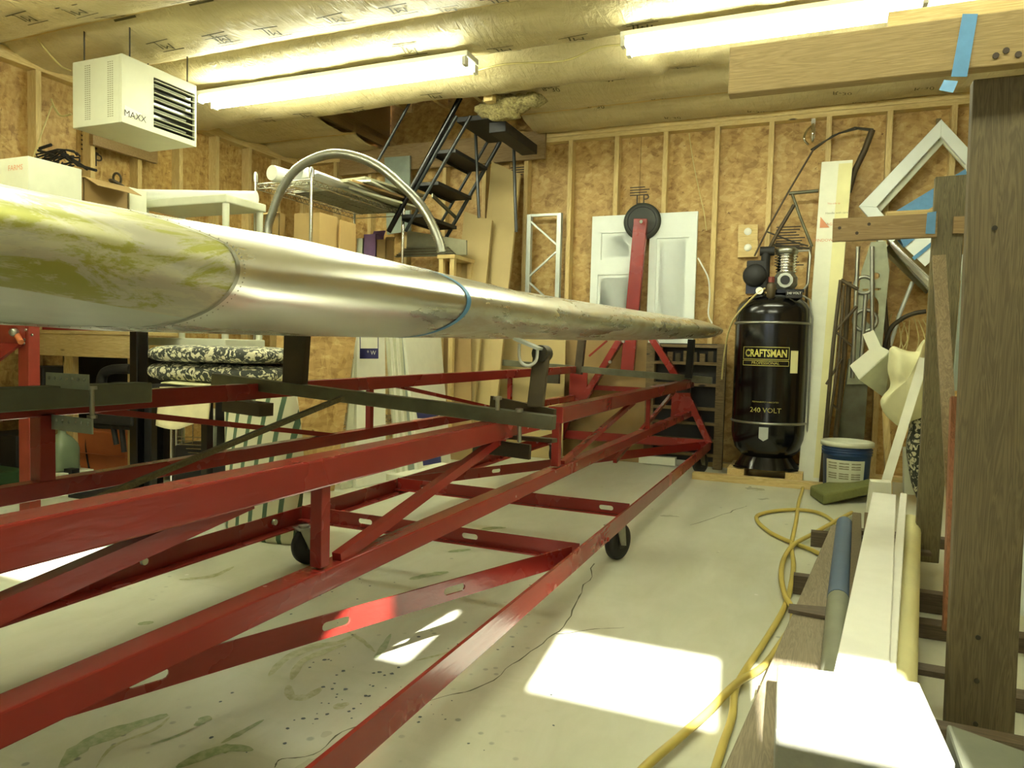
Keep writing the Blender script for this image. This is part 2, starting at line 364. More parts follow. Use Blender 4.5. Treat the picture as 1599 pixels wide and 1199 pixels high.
t = NT('scuffed_aluminium', .34, .85); n = t.noise(t.map((2.4, .8, 2.4)), 4, 6, .65, .5); t.col(t.ramp(n, [(.35, srgb(200, 200, 182)), (.5, srgb(212, 212, 196)), (.68, srgb(190, 180, 152))])); t.rough(t.ramp(n, [(.3, (.22,) * 3), (.7, (.38,) * 3)])); MAT['skin3'] = t.m
MAT['underskin'] = plain('pale_underskin', (190, 200, 186), .4, .2, .05)
# lamps
t = NT('tube_glow'); t.b.inputs['Emission Color'].default_value = TUBE_C; t.b.inputs['Emission Strength'].default_value = TUBE_E; t.col((.9, .9, .85, 1)); MAT['tube'] = t.m
# ================================================================== STRUCTURE
XL, XR, YB, YF = -5.10, 2.60, 6.19, -1.60
fl = struct(MB().mm((XL - .1, YF - .1, -.12), (XR + .1, YB + .1, 0)).build('floor', MAT['floor']))
def strip(pts, wd, z=.0008, jit=0, taper=True):
    m = MB(); pts = [V(p) for p in pts]; vs = []; n = len(pts)
    for i, p in enumerate(pts):
        t_ = (pts[min(i + 1, n - 1)] - pts[max(i - 1, 0)]); t_.z = 0; t_.normalize(); s_ = V((-t_.y, t_.x, 0))
        k = wd / 2 * ((math.sin(math.pi * (i + .35) / (n - .3)) ** .6) if taper else 1) * (1 + jit * (random.random() - .5))
        vs += [V((p.x, p.y, z)) + s_ * k, V((p.x, p.y, z)) - s_ * k]
    m.add(vs, [(2 * i, 2 * i + 1, 2 * i + 3, 2 * i + 2) for i in range(n - 1)]); return m
def fl_px(L): return [P(a, b, Z=0) for a, b in L]
for L in ([(430, 1199), (440, 1184), (500, 1172), (545, 1140), (600, 1120), (690, 1088), (745, 1075), (800, 1038), (850, 1005), (885, 970), (905, 930), (920, 905), (930, 880)], [(1080, 820), (1140, 800), (1165, 790)], [(870, 990), (930, 984), (975, 980)]):
    q = catmull(fl_px(L), 5); q = [p + V((noise.noise(p * 9) * .018, noise.noise(p * 9 + V((7, 7, 7))) * .018, 0)) for p in q]
    strip(q, .004, jit=1.2, taper=False).build('crack', MAT['crack'], fl)
for L, wd, mt in (([(95, 1199), (130, 1165), (190, 1140), (262, 1116)], .05, 'smear'), ([(150, 1199), (178, 1165), (240, 1140), (265, 1120)], .012, 'smear2'),
                  ([(275, 1199), (330, 1175), (365, 1168), (395, 1172)], .04, 'smear'), ([(345, 1161), (375, 1145), (412, 1124)], .018, 'smear'),
                  ([(235, 1163), (270, 1152), (303, 1137)], .012, 'smear'), ([(305, 1134), (318, 1125), (325, 1118)], .03, 'smear'),
                  ([(420, 1056), (445, 1030), (490, 1010), (530, 1003), (555, 990)], .035, 'smear2'), ([(455, 1062), (470, 1035), (500, 1020), (540, 1006)], .03, 'smear2'),
                  ([(450, 1070), (455, 1088), (480, 1088), (505, 1072)], .03, 'smear2'), ([(585, 1028), (598, 1012), (610, 990)], .02, 'smear'),
                  ([(520, 1105), (530, 1103), (545, 1098)], .03, 'smear2'), ([(745, 832), (765, 825), (790, 824)], .05, 'smear'), ([(640, 905), (670, 898), (700, 893)], .05, 'smear'),
                  ([(700, 862), (715, 860), (735, 858)], .04, 'smear'), ([(215, 975), (228, 973), (240, 972)], .03, 'smear'), ([(650, 1032), (690, 1022), (730, 1012)], .012, 'smear2'),
                  ([(540, 985), (565, 1000), (585, 1018)], .016, 'smear2'), ([(280, 905), (330, 900), (365, 885)], .03, 'smear2')):
    strip(catmull(fl_px(L), 5), wd, .001, .5).build('paint_smear', MAT[mt], fl)
sp_ = MB()
for k in range(120):
    cx = random.choice([random.gauss(560, 60), random.uniform(330, 900)]); cy = random.choice([random.gauss(1085, 30), random.uniform(780, 1180)])
    p = P(cx, cy, Z=0); r = random.uniform(.0015, .0055) * (1.6 if random.random() < .12 else 1); n = 7
    sp_.add([(p.x + r * math.cos(6.283 * i / n) * random.uniform(.7, 1.3), p.y + r * math.sin(6.283 * i / n) * random.uniform(.7, 1.3), .0012) for i in range(n)], [list(range(n))])
tag(sp_.build('paint_speckles', plain('speck', (64, 80, 84), .5), fl), kind='stuff')
# back wall
wbk = struct(MB().mm((XL - .1, YB + .015, 0), (XR + .1, YB + .1, 3.4)).build('wall_back', MAT['osb']))
for k in range(7):
    x0 = XL + k * 1.22
    if x0 < XR: MB().mm((x0, YB, .0), (min(x0 + 1.216, XR), YB + .014, 2.84)).build('osb_sheet', MAT['osb'], wbk)
k = 0
for i in range(-11, 9):
    x = -.80 + .415 * i
    if XL + .1 < x < XR - .05: MB().mm((x - .019, YB - .089, .04), (x + .019, YB - .001, 2.765)).build('stud', MAT['stud'], wbk)
MB().mm((XL + .09, YB - .089, 2.766), (XR, YB - .001, 2.804)).build('top_plate', MAT['stud_x'], wbk)
MB().mm((XL + .09, YB - .092, 2.806), (XR, YB - .001, 2.845)).build('top_plate', MAT['stud_x'], wbk)
MB().mm((XL + .09, YB - .089, .001), (XR, YB - .001, .039)).build('bottom_plate', MAT['stud_x'], wbk)
# left wall
wlf = struct(MB().mm((XL - .1, YF - .04, 0), (XL - .015, YB + .015, 3.4)).build('wall_left', MAT['osb']))
for k in range(7):
    y0 = YB - (k + 1) * 1.22
    MB().mm((XL - .014, max(y0, YF), 0), (XL, y0 + 1.216, 2.84)).build('osb_sheet', MAT['osb'], wlf)
y = YB - .35
while y > YF:
    MB().mm((XL + .001, y - .019, .04), (XL + .089, y + .019, 2.765)).build('stud', MAT['stud'], wlf); y -= .406
MB().mm((XL + .001, YF, 2.766), (XL + .089, YB, 2.845)).build('top_plate', MAT['stud_y'], wlf)
MB().mm((XL + .001, YF, .001), (XL + .089, YB, .039)).build('bottom_plate', MAT['stud_y'], wlf)
MB().mm((XL + .09, 3.78, 2.36), (XL + .13, 4.35, 2.52)).build('header_board', MAT['tan_x'], wlf)
MB().mm((XL + .001, 1.9, 1.98), (XL + .08, 3.02, 2.03)).build('blocking', MAT['stud_y'], wlf)
# right wall, front wall with a row of small windows
wrt = struct(MB().mm((XR, YF, 0), (XR + .1, YB, 3.4)).build('wall_right', MAT['osb']))
fw = MB(); Z0, Z1 = 1.815, 2.06
fw.mm((XL, YF - .04, 0), (XR, YF, Z0)); fw.mm((XL, YF - .04, Z1), (XR, YF, 3.4))
ops = [(-2.75, -2.25), (-2.15, -1.65), (-1.55, -1.05), (-.95, -.73), (-.345, .155), (.255, .56)]
prev = XL
for a, b in ops: fw.mm((prev, YF - .04, Z0), (a, YF, Z1)); prev = b
fw.mm((prev, YF - .04, Z0), (XR, YF, Z1))
struct(fw.build('wall_front', MAT['white']))
# ceiling
SY = [6.15, 5.60, 4.99, 4.38, 3.77, 3.16, 2.55, 1.94, 1.33, .72, .11, -.5, -1.1, -1.6]
HX0, HX1, HY0 = -3.95, -2.32, 5.0
def zc(x, y):
    for a, b in zip(SY, SY[1:]):
        if b <= y <= a: break
    u = (y - b) / (a - b); s_ = max(0.0, math.sin(math.pi * u)) ** .55
    sag = .055 if y > 5 else (.13 if 4.38 < y and x < -1.0 else .085)
    q = V((x, y, b)); f = noise.noise(V((x * .9, b * 3, 1))) * .35 + 1
    f2 = noise.noise(V((x * 5 + (y - b) * 5, y * 2.5, b))) * .012 + noise.noise(V((x * 13 + (u - .5) * 6, y * 4, b * 2))) * .006
    return 2.875 - sag * s_ * f - abs(f2) * s_ * 1.5
dk = MB()
dk.mm((XL, YF, 2.93), (XR, HY0, 2.98)); dk.mm((XL, HY0, 2.93), (HX0, YB, 2.98)); dk.mm((HX1, HY0, 2.93), (XR, YB, 2.98))
ceil = struct(dk.build('ceiling', MAT['stud_y']))
for a, b in zip(SY, SY[1:]):
    spans = [(XL + .0, XR)] if a <= 5.0 else [(XL, HX0), (HX1, XR)]
    for x0, x1 in spans:
        nu = max(6, int((x1 - x0) / .04)); 
        MB().grid(lambda u, v: (x0 + (x1 - x0) * u, b + .004 + (a - b - .008) * v, zc(x0 + (x1 - x0) * u, b + .004 + (a - b - .008) * v)), nu, 16).build('insulation_batt', MAT['kraft'], ceil)
        MB().mm((x0, b - .02, 2.86), (x1, b + .02, 2.93)).build('joist', MAT['stud_x'], ceil)
inkm = MB()
for px, py in [(426, 48), (497, 32) if False else (525, 30), (345, 57), (622, 15), (787, 77), (781, 2), (910, 8) if False else (900, 59), (860, 130), (860, 147), (258, 68), (350, 62), (42, 26), (120, 15), (300, 10), (668, 30) if False else (700, 20),
               (960, 120), (1068, 106), (930, 178), (1030, 162), (1050, 187), (1180, 177), (1315, 150), (1443, 142), (1300, 20) if False else (1000, 38), (480, 168), (560, 162), (485, 115), (680, 140), (420, 177), (1007, 40), (1345, 165), (640, 75), (180, 35)]:
    p = P(px, py, Z=2.80)
    if not (XL < p.x < XR and YF < p.y < 6.1) or (p.y > HY0 and HX0 < p.x < HX1): continue
    back = p.y > 5.0
    m = MB().text('JM' if not back else 'R-30', p, (1, .25, 0), (0, 1, 0) if back else (-.2, 1, 0), .10 if not back else .07)
    if not back:
        for s_ in (-1, 1): m.add([p + V((-.09, s_ * .06, 0)), p + V((.09, s_ * .06, 0)), p + V((.09, s_ * .07, 0)), p + V((-.09, s_ * .07, 0))], [(0, 1, 2, 3)])
    m.v = [V((v.x, v.y, zc(v.x, v.y) - .006)) for v in m.v]
    m.build('printed_mark', MAT['kraft_ink'], ceil)
# loft opening above the stairs
lo = MB(); lo.mm((HX0 - .04, HY0, 2.87), (HX0, YB, 3.35)); lo.mm((HX1, HY0, 2.87), (HX1 + .04, YB, 3.35)); lo.mm((HX0, HY0 - .04, 2.93), (HX1, HY0, 3.35))
lo.build('opening_board', MAT['tan_x'], ceil)
MB().mm((HX0, HY0, 3.35), (HX1, YB, 3.38)).build('loft_deck', MAT['osb'], ceil)
for k in range(4): MB().mm((HX0 + .2 + k * .4, HY0, 3.2), (HX0 + .24 + k * .4, YB, 3.35)).build('joist', MAT['stud_y'], ceil)
MB().mm((HX0 - .5, YB - .13, 2.62), (HX1 + .05, YB - .093, 2.86)).build('rim_board', MAT['tan_x'], ceil)
# torn insulation
t_ = MB()
for k in range(26):
    p = P(random.uniform(752, 845), random.uniform(148, 172), Y=5.0); p.z = 2.72 + random.uniform(-.05, .08); r = random.uniform(.03, .075)
    def fn(u, v, p=p, r=r):
        th = u * 2 * math.pi; ph = v * math.pi; d = V((math.sin(ph) * math.cos(th) * 1.5, math.sin(ph) * math.sin(th), math.cos(ph) * .6)); return p + d * r * (1 + .5 * noise.noise((p + d * r) * 30))
    t_.grid(fn, 10, 6)
tag(t_.build('torn_wool', MAT['wool'], ceil), kind='stuff')
MB().beam(P(765, 128, Y=4.9), P(765, 160, Y=4.9), .07, .07).build('post_stub', MAT['stud'], ceil)
for L in ([(690, 112), (735, 112), (790, 100), (880, 95), (930, 75), (968, 70)], ):
    MB().tube(catmull([P(a, b, Z=2.74) for a, b in L], 5), .006, 6).build('cable', MAT['wire'], ceil)
# ================================================================== LIGHTS
def fixture(x0, x1, y, z, label, tl=None):
    r = root('fluorescent_fixture', ((x0 + x1) / 2, y, z)); tag(r, label, 'light')
    MB().mm((x0, y - .085, z + .04), (x1, y + .085, z + .075)).build('housing', MAT['white'], r, .006)
    for s_ in (-1, 1):
        a = x0 + .03; b = x1 - .03
        if tl and s_ == -1: b = tl
        MB().cyl((a, y + s_ * .07, z + .01), (b, y + s_ * .07, z + .01), .022, n=10).build('tube', MAT['tube'], r)
        for q in (a - .01, b + .01): MB().mm((q - .012, y + s_ * .07 - .024, z - .014), (q + .012, y + s_ * .07 + .024, z + .036)).build('tube_socket', MAT['white'], r)
    for q in (x0 + .3, x1 - .3): MB().cyl((q, y, z + .09), (q, y, 2.88), .004, n=6).build('hanger', MAT['steel'], r)
    return r
fixture(-4.24, -2.04, 4.13, 2.68, 'fluorescent strip light to the right of the grey heater')
fixture(-1.10, .70, 4.19, 2.68, 'fluorescent strip light at upper right, partly behind the timber beam', .42)
fixture(-4.2, -2.0, 1.95, 2.66, 'fluorescent strip light over the painted end of the long wing')
fixture(-1.1, 1.1, 1.2, 2.66, 'added unseen fluorescent fill light over the near end of the red cart')  # fill fixture added out of view to brighten the near end
# ================================================================== RED CART
XN, XF, ZT, ZB = -.89, -1.80, .72, .17
cart = root('wing_cart', (-1.38, 3.0, 0)); tag(cart, 'long red welded steel truss cart on black casters carrying the aluminium wing', 'cart')
RED = MAT['red']
def PN(px, py): return P(px, py, X=XN)
def PF(px, py): return P(px, py, X=XF)
MB().mm((-.925, -.6, .652), (-.865, 2.36, .710)).build('top_rail', RED, cart, .004)
a, b = P(867, 648, X=-.885), P(1078, 598, X=-.885)
MB().beam(a + (a - b) * .0, b, .06, .062).build('top_rail', RED, cart, .004)
# lower rail of near truss: angle
def angle(a, b, web, flange, side, t=.006, name='rail', parent=cart, mat=RED, bottom=True):
    """angle section: vertical web with a flange at its bottom or top pointing to side"""
    a = V(a); b = V(b); d = (b - a).normalized(); s_ = d.cross(V((0, 0, 1))).normalized() * side; up = s_.cross(d) * side
    m = MB(); m.beam(a + V((0, 0, web / 2)), b + V((0, 0, web / 2)), t, web)
    zf = t / 2 if bottom else web - t / 2
    m.beam(a + s_ * flange / 2 + V((0, 0, zf)), b + s_ * flange / 2 + V((0, 0, zf)), flange, t)
    return m.build(name, mat, parent)
a, b = V((XN, -.5, .455)), V((XN, 2.3, .455)); b2 = P(1072, 660, X=XN)
MB().mm((-.92, -.5, .440), (-.87, 2.75, .486)).build('lower_rail', RED, cart, .003)
MB().beam((-.895, 2.752, .463), (-.895, b2.y + .1, .458), .05, .046).build('lower_rail', RED, cart, .003)
MB().beam((XF, -.3, .752), P(896, 577, X=XF), .04, .055).build('top_rail', RED, cart, .003)
MB().beam((XF, -.3, .545), (XF, 5.6, .545), .045, .045).build('lower_rail', RED, cart, .003)
# base rails
base_l = angle((-2.03, -.9, .15), (-2.03, 6.0, .15), .073, .05, 1, name='base_rail')
m = MB(); m.mm((-.752, -.9, .160), (-.742, 6.0, .228)); m.mm((-.79, -.9, .160), (-.752, 6.0, .166)); m.build('base_rail', RED, cart)
def slotted(a, b, web, slots, name, L=.07, r=.011, flange=.035, side=1, round_=False):
    a = V(a); b = V(b); d = (b - a); ln = d.length; d.normalize(); up = V((0, 0, 1)); n = d.cross(up)
    hol = [(circ(ln * q, web / 2, r, n=12) if round_ else slot(ln * q, web / 2, L, r)) for q in slots]
    m = MB().plate([(0, 0), (ln, 0), (ln, web), (0, web)], hol, a, d, up, .006)
    if flange: m.beam(a + n * side * flange / 2 + V((0, 0, .003)), b + n * side * flange / 2 + V((0, 0, .003)), flange, .006)
    return m.build(name, RED, cart)
def frac(a, b, pxs, z=.2):
    a = V(a); b = V(b); out = []
    for px, py in pxs:
        p = P(px, py, Z=z); out.append(max(.03, min(.97, (p - a).dot(b - a) / (b - a).length_squared)))
    return out
A1, B1 = V((-2.02, 3.30, ZB)), V((-.76, 3.27, ZB)); slotted(A1, B1, .06, frac(A1, B1, [(664, 760), (797, 778), (941, 796)]), 'cross_member')
A2, B2 = V((-2.02, 2.52, ZB)), V((-.76, 2.50, ZB)); slotted(A2, B2, .06, frac(A2, B2, [(568, 815), (728, 840)]), 'cross_member')
A3, B3 = V((-.77, 2.44, ZB)), V((-2.02, -.72, ZB)); slotted(A3, B3, .062, frac(A3, B3, [(712, 921), (525, 974), (229, 1057)]), 'diagonal_brace', flange=.0, L=.085, r=.012)
A4, B4 = V((-2.01, 3.36, ZB)), V((-.78, 5.92, ZB)); slotted(A4, B4, .06, frac(A4, B4, [(766, 733), (857, 721)]), 'diagonal_brace', flange=0)
A5, B5 = V((-2.02, 5.95, ZB)), V((-.77, 5.95, ZB)); slotted(A5, B5, .07, [], 'cross_member')
A6, B6 = V((-2.02, .62, ZB)), V((-.76, .60, ZB)); slotted(A6, B6, .06, [], 'cross_member')
for (px, py) in [(223, 876), (427, 815)]:
    p = P(px, py, X=-2.02); MB().cyl(p, p + V((.012, 0, 0)), .012, n=12).build('rail_hole_plug', MAT['offwhite'], cart)
# struts and diagonals of the near truss
def bar(a, b, w_, h_, name='strut', mat=RED, parent=cart, up=(0, 0, 1)): return MB().beam(a, b, w_, h_, up).build(name, mat, parent)
def vert(px, x, z0, z1, w_=.03): 
    p = P(px, 0.5 * 1300, X=x); return MB().mm((x - w_ / 2, p.y - w_ / 2, z0), (x + w_ / 2, p.y + w_ / 2, z1)).build('upright', RED, cart, .002)
vert(502, XN, .49, .66, .028); vert(870, XN, .49, .66, .03); vert(1012, XN, .48, .67, .025)
bar(V((XN, 1.22, .49)), V((XN, 2.07, .655)), .022, .025); bar(V((XN, 2.66, .49)), V((XN, 3.84, .66)), .022, .022); bar(V((XN, -.2, .50)), V((XN, .965, .66)), .026, .03)
bar(P(960, 630 + 90, X=-.92), P(1052, 612, X=-.9), .02, .02)
MB().mm((XF - .02, P(67, 700, X=XF).y - .02, .56), (XF + .02, P(67, 700, X=XF).y + .02, .74)).build('upright', RED, cart, .002)
vert(577, XF, .56, .755, .026); vert(795, XF, .56, .77, .026)
for a_, b_ in (((90, 634), (560, 684)), ((603, 599), (780, 639)), ((0, 652), (60, 640))): bar(PF(*a_), PF(*b_), .016, .018)
# end frame with the tall mast and wheel
YM = 5.93
def PM(px, py, y=YM): return P(px, py, Y=y)
MB().prism([PM(891, 582), PM(918, 575), PM(916, 650), PM(888, 650)], (0, -.02, 0)).build('gusset_plate', RED, cart)
bar(PM(893, 655), PM(968, 532), .05, .085, 'mast_brace', up=(0, 1, 0)); bar(PM(1018, 528), PM(1068, 606), .05, .075, 'mast_brace', up=(0, 1, 0))
bar(PM(920, 556, 5.96), PM(948, 532, 5.96), .015, .015, 'thin_rod')
bar(PM(1068, 606), PM(1108, 692), .05, .06, 'end_leg', up=(0, 1, 0)); bar(PM(868, 700), PM(893, 640), .05, .06, 'end_leg', up=(0, 1, 0))
MB().prism([PM(1050, 612), PM(1078, 608), PM(1082, 650), PM(1048, 650)], (0, -.02, 0)).build('gusset_plate', RED, cart)
MB().beam(PM(980, 578, YM + .03), PM(1001, 342, YM + .03), .055, .11, up=(1, 0, 0)).build('mast', RED, cart, .004)
MB().beam(PM(893, 603, YM + .03), PM(1062, 612, YM + .03), .04, .04).build('cross_member', RED, cart)
wc = PM(1003, 346, YM + .10)
wh = MB().lathe(wc, [(.02, -.02), (.10, -.022), (.125, -.026), (.150, -.018), (.155, 0), (.150, .018), (.125, .026), (.02, .02)], 40, ax=(.1, -1, 0)).build('mast_wheel', MAT['rubber'], cart)
MB().cyl(PM(1001, 346, YM + .10), PM(1001, 346, YM - .06), .014, n=12).build('axle_bolt', MAT['steel'], wh)
MB().torus(wc + V((0, -.026, 0)), .118, .004, (.1, -1, 0)).build('tyre_ring', MAT['blackmat'], wh)
for px, py in ((974, 533), (953, 565)): p = PM(px, py, YM - .05); MB().cyl(p, p + V((0, -.02, 0)), .013, n=8).build('bolt', MAT['steel'], cart)
for px, py in ((939, 846), (948, 842)): p = P(px, py, X=-.739); MB().cyl(p, p + V((.008, 0, 0)), .008, n=8).build('bolt', RED, cart)
def caster(x, y, ang, r=.082):
    c = root('caster', (x, y, 0)); c.parent = cart; c.location = V((x, y, 0)) - V(cart['_w']); 
    R = Matrix.Rotation(ang, 3, 'Z'); ax = R @ V((1, 0, 0)); fw_ = R @ V((0, 1, 0)); ctr = V((x, y, r)) + fw_ * .03
    # wheel, fork and plate are pieces of the caster
    m = MB().lathe(ctr, [(.02, -.02), (.05, -.024), (.068, -.022), (r - .003, -.016), (r, -.008), (r, .008), (r - .003, .016), (.068, .022), (.05, .024), (.02, .02)], 32, ax=ax)
    m.build('caster_wheel', MAT['rubber'] if False else MAT['blackmat'], c)
    MB().cyl(ctr - ax * .027, ctr + ax * .027, .03, n=20).build('wheel_core', MAT['hub'], c)
    m = MB(); top = V((x, y, .158))
    for s_ in (-1, 1):
        o = ax * s_ * .03
        m.prism([top + o - fw_ * .03, top + o + fw_ * .035, ctr + o + fw_ * .018 - V((0, 0, .018)), ctr + o - fw_ * .02 - V((0, 0, .01))], ax * s_ * .004)
    m.box(top, (.07, .07, .006), R); m.cyl(top + V((0, 0, .002)), top + V((0, 0, .012)), .022, n=16); m.cyl(ctr - ax * .038, ctr + ax * .038, .006, n=8)
    m.build('fork', MAT['steel'], c)
    return c
caster(-.79, 3.12, -.35); caster(-1.95, 2.44, -.45); caster(-.80, 5.70, -.5); caster(-1.95, 5.6, -.2); caster(-1.9, -.5, .3); caster(-.8, -.5, .2)
# ---- grey support bars, clamps, blocks (bolted to the rails)
def sup(name, label): r = root(name, (0, 0, 0)); return r
r = root('wing_support_bar', P(600, 640, X=-1.3)); tag(r, 'bare grey square steel bar across the cart under the middle of the wing', 'bar')
a, b = P(334, 590, X=-2.02), P(866, 661, X=-.68); a.z = .845; b.z = .755
a = P(336, 592, X=-2.0); b = P(865, 660, X=-.69)
MB().beam(a, b, .04, .042).build('bar', MAT['graysteel'], r, .002)
BA, BB = a, b
p = P(462, 598, X=-1.64); MB().prism([p + V((-.042, -.02, -.005)), p + V((.042, -.02, -.005)), p + V((.055, -.02, .19)), p + V((-.035, -.02, .19))], (0, .03, 0)).build('support_post', MAT['brownsteel'], r)
r2 = root('tilting_post', P(840, 640, X=-.78)); tag(r2, 'brown steel post with white U bolt under the wing right of the tape', 'bracket')
q0, q1 = P(836, 636, X=-.77), P(846, 552, X=-.77)
MB().beam(q0, q1, .05, .02, up=(0, 1, 0)).build('post', MAT['brownsteel'], r2, .002)
MB().cyl(q1 + V((0, -.02, .0)), q1 + V((0, .03, 0)), .026, n=16).build('pivot', MAT['darksteel'], r2)
q = P(825, 537, X=-.80); MB().box(q, (.085, .05, .008), Matrix.Rotation(.35, 3, 'Y')).build('top_pad', MAT['silverpaint'], r2)
MB().tube(catmull([q + V((-.03, 0, 0)), q + V((-.026, 0, -.05)), q + V((0, 0, -.066)), q + V((.026, 0, -.05)), q + V((.03, 0, -.01))], 4), .005, 8).build('u_bolt', MAT['white'], r2)
r3 = root('rail_clamp', P(820, 690, X=-.86)); tag(r3, 'clamp of steel angles and long bolts at the splice of the near red rail', 'clamp')
MB().beam(P(767, 630, X=-.95), P(866, 652, X=-.70), .012, .05).build('upper_angle', MAT['brownsteel'], r3)
MB().beam(P(740, 694, X=-.98), P(828, 706, X=-.78), .012, .045).build('lower_angle', MAT['darksteel'], r3); MB().beam(P(770, 680, X=-.95), P(866, 688, X=-.72), .03, .012).build('lower_angle', MAT['brownsteel'], r3)
for px, y0, y1 in ((811, 640, 690), (833, 632, 650), (777, 622, 640)): MB().cyl(P(px, y0, X=-.80), P(px, y1, X=-.80), .007, n=8).build('bolt', MAT['steel'], r3)
for px, y0 in ((811, 643), (849, 671), (833, 640), (777, 624)): MB().cyl(P(px, y0, X=-.79), P(px, y0 - 5, X=-.79), .012, n=6).build('nut', MAT['steel'], r3)
r = root('wing_support_bar', P(950, 575, X=-1.3)); tag(r, 'bare steel bar across the cart near the mast under the wing tip', 'bar')
a, b = P(785, 566, Y=5.70), P(1112, 594, Y=5.60); MB().beam(a, b, .045, .05).build('bar', MAT['graysteel'], r)
MB().beam(P(903, 584, Y=5.66), P(909, 530, Y=5.66), .05, .06).build('support_post', MAT['brownsteel'], r); MB().beam(P(1075, 590, Y=5.56), P(1080, 530, Y=5.56), .05, .05).build('support_post', MAT['blackmat'], r)
MB().beam(P(1056, 608, Y=5.56), P(1078, 608, Y=5.56), .05, .05).build('rubber_pad', MAT['blackmat'], r)
MB().box(P(862, 590, Y=5.62), (.13, .03, .09)).build('plate', MAT['darksteel'], r)
# short dark clamp block under the left end of the near bar
r = root('clamp_block', P(388, 640, X=-1.95)); tag(r, 'brown steel channel block bolted under the left end of the support bar', 'clamp')
MB().beam(P(358, 632, X=-1.95), P(416, 640, X=-1.75), .06, .045).build('block', MAT['brownsteel'], r)
MB().cyl(P(391, 600, X=-1.86), P(390, 640, X=-1.86), .006, n=8).build('bolt', MAT['steel'], r)
# grey tube spliced along the far rail, with perforated angles
r = root('spliced_tube', P(100, 615, X=-1.74)); tag(r, 'dark grey rectangular tube lying along the far red rail, at the left edge', 'tube')
b = P(226, 612, X=-1.745); MB().mm((-1.775, -.4, b.z - .028), (-1.715, b.y, b.z + .028)).build('tube', MAT['tarp'], r, .003)
for (x0, y0), (x1, y1), hh in (((74, 584), (140, 589), 20), ((76, 649), (146, 658), 20)):
    o = P(x0, y0 + hh, X=-1.78 if y0 < 600 else -1.80); e = P(x1, y1 + hh, X=-1.60); u = e - o; L = u.length; u.normalize(); hgt = .037
    MB().plate([(0, 0), (L, 0), (L, hgt), (0, hgt)], [circ(L * (k + .6) / 7.2, .024, .0045, .0055, 8) for k in range(7)], o, u, (0, 0, 1), .004).build('perforated_angle', MAT['greyblue'], r)
MB().cyl(P(143, 603, X=-1.68), P(144, 652, X=-1.68), .006, n=8).build('bolt', MAT['steel'], r); MB().cyl(P(143, 603, X=-1.68), P(143, 608, X=-1.68), .014, n=6).build('nut', MAT['steel'], r); MB().cyl(P(144, 648, X=-1.68), P(144, 653, X=-1.68), .013, n=6).build('nut', MAT['steel'], r)
tag(MB().beam(P(535, 621, X=-1.36), P(118, 792, X=-1.66), .022, .014).build('steel_stick', MAT['old_stick']), 'long olive brown wooden stick leaning from the support bar down to the left', 'stick')
# ================================================================== WING
def lerp(x, T):
    for (a, b), (c, d) in zip(T, T[1:]):
        if x <= c: return b + (d - b) * max(0, (x - a) / (c - a))
    return T[-1][1]
XLE = [(-.9, -1.02), (.5, -.92), (1.3, -.86), (2.0, -.80), (3.5, -.68), (5.0, -.60), (5.70, -.62)]
ZTP = [(-.9, 1.18), (.75, 1.175), (1.3, 1.19), (2.3, 1.155), (3.6, 1.165), (5.0, 1.18), (5.35, 1.17), (5.70, 1.10)]
ZBT = [(-.9, .99), (.62, .985), (1.0, .945), (1.5, .95), (3.5, .985), (5.0, 1.03), (5.70, 1.05)]
CH = [(-.9, 1.02), (3.5, .85), (5.2, .75), (5.70, .45)]
def wsec(y, s_):
    """s 0..1 around: trailing edge top -> leading edge -> trailing edge bottom"""
    xl = lerp(y, XLE); zt = lerp(y, ZTP); zb = lerp(y, ZBT); c = lerp(y, CH); h = zt - zb; zm = zb + h * .44
    if s_ <= .5:
        q = 1 - s_ / .5; xx = q ** 1.9; top = True
    else:
        q = (s_ - .5) / .5; xx = q ** 1.9; top = False
    X_ = xx
    a = .56 if top else .26
    if X_ < a: e = math.sqrt(max(0, 1 - ((a - X_) / a) ** 2))
    else: e = 1 - ((X_ - a) / (1 - a)) ** 1.8 * (.88 if top else .55)
    z = zm + (zt - zm) * e if top else zm - (zm - zb) * (e if X_ < a else 1 - ((X_ - a) / (1 - a)) ** 2 * .25)
    return V((xl - c * X_, y, z))
wing = root('aluminium_wing', (-1.3, 2.4, .95)); tag(wing, 'long tapering aluminium wing with rounded leading edge, resting on the red cart', 'wing')
def skew(y, s_): return y - .75 * max(0, .42 - s_) if .9 < y < 1.0 else y
def skin(y0, y1, mat, n, name='skin_panel', lift=0, s0=0, s1=1):
    def fn(u, v):
        s_ = s0 + (s1 - s0) * u; k0 = skew(y0, s_); k1 = skew(y1, s_); y = k0 + (k1 - k0) * v; p = wsec(y, s_)
        if lift:
            e = .004; d1 = wsec(y, min(1, s_ + e)) - wsec(y, max(0, s_ - e)); nn = V((d1.z, 0, -d1.x)); 
            if nn.length > 0: p = p + nn.normalized() * (-lift if nn.dot(V((lerp(y, XLE) - .25 - p.x, 0, (lerp(y, ZTP) + lerp(y, ZBT)) / 2 - p.z))) > 0 else lift)
        if not lift: p = p + V((0, 0, 1)) * noise.noise(V((p.x * 5, y * 3, 1))) * .0016
        return p
    return MB().grid(fn, 72, n).build(name, mat, wing)
skin(-.9, .935, MAT['skin1'], 40, s0=.0, s1=.66); skin(-.9, .935, MAT['underskin'], 30, 'underside_panel', s0=.66, s1=1); skin(.935, 1.68, MAT['skin2'], 20); skin(1.68, 5.35, MAT['skin3'], 60)
tip = MB().grid(lambda u, v: (lambda y, k: V((wsec(5.35, u).x * (1 - k) + (-.95) * k, y, wsec(5.35, u).z * (1 - k) + 1.075 * k)))(5.35 + .30 * math.sin(v * math.pi / 2), (1 - math.cos(v * math.pi / 2)) ** .8), 72, 12).build('wing_tip', MAT['skin3'], wing)
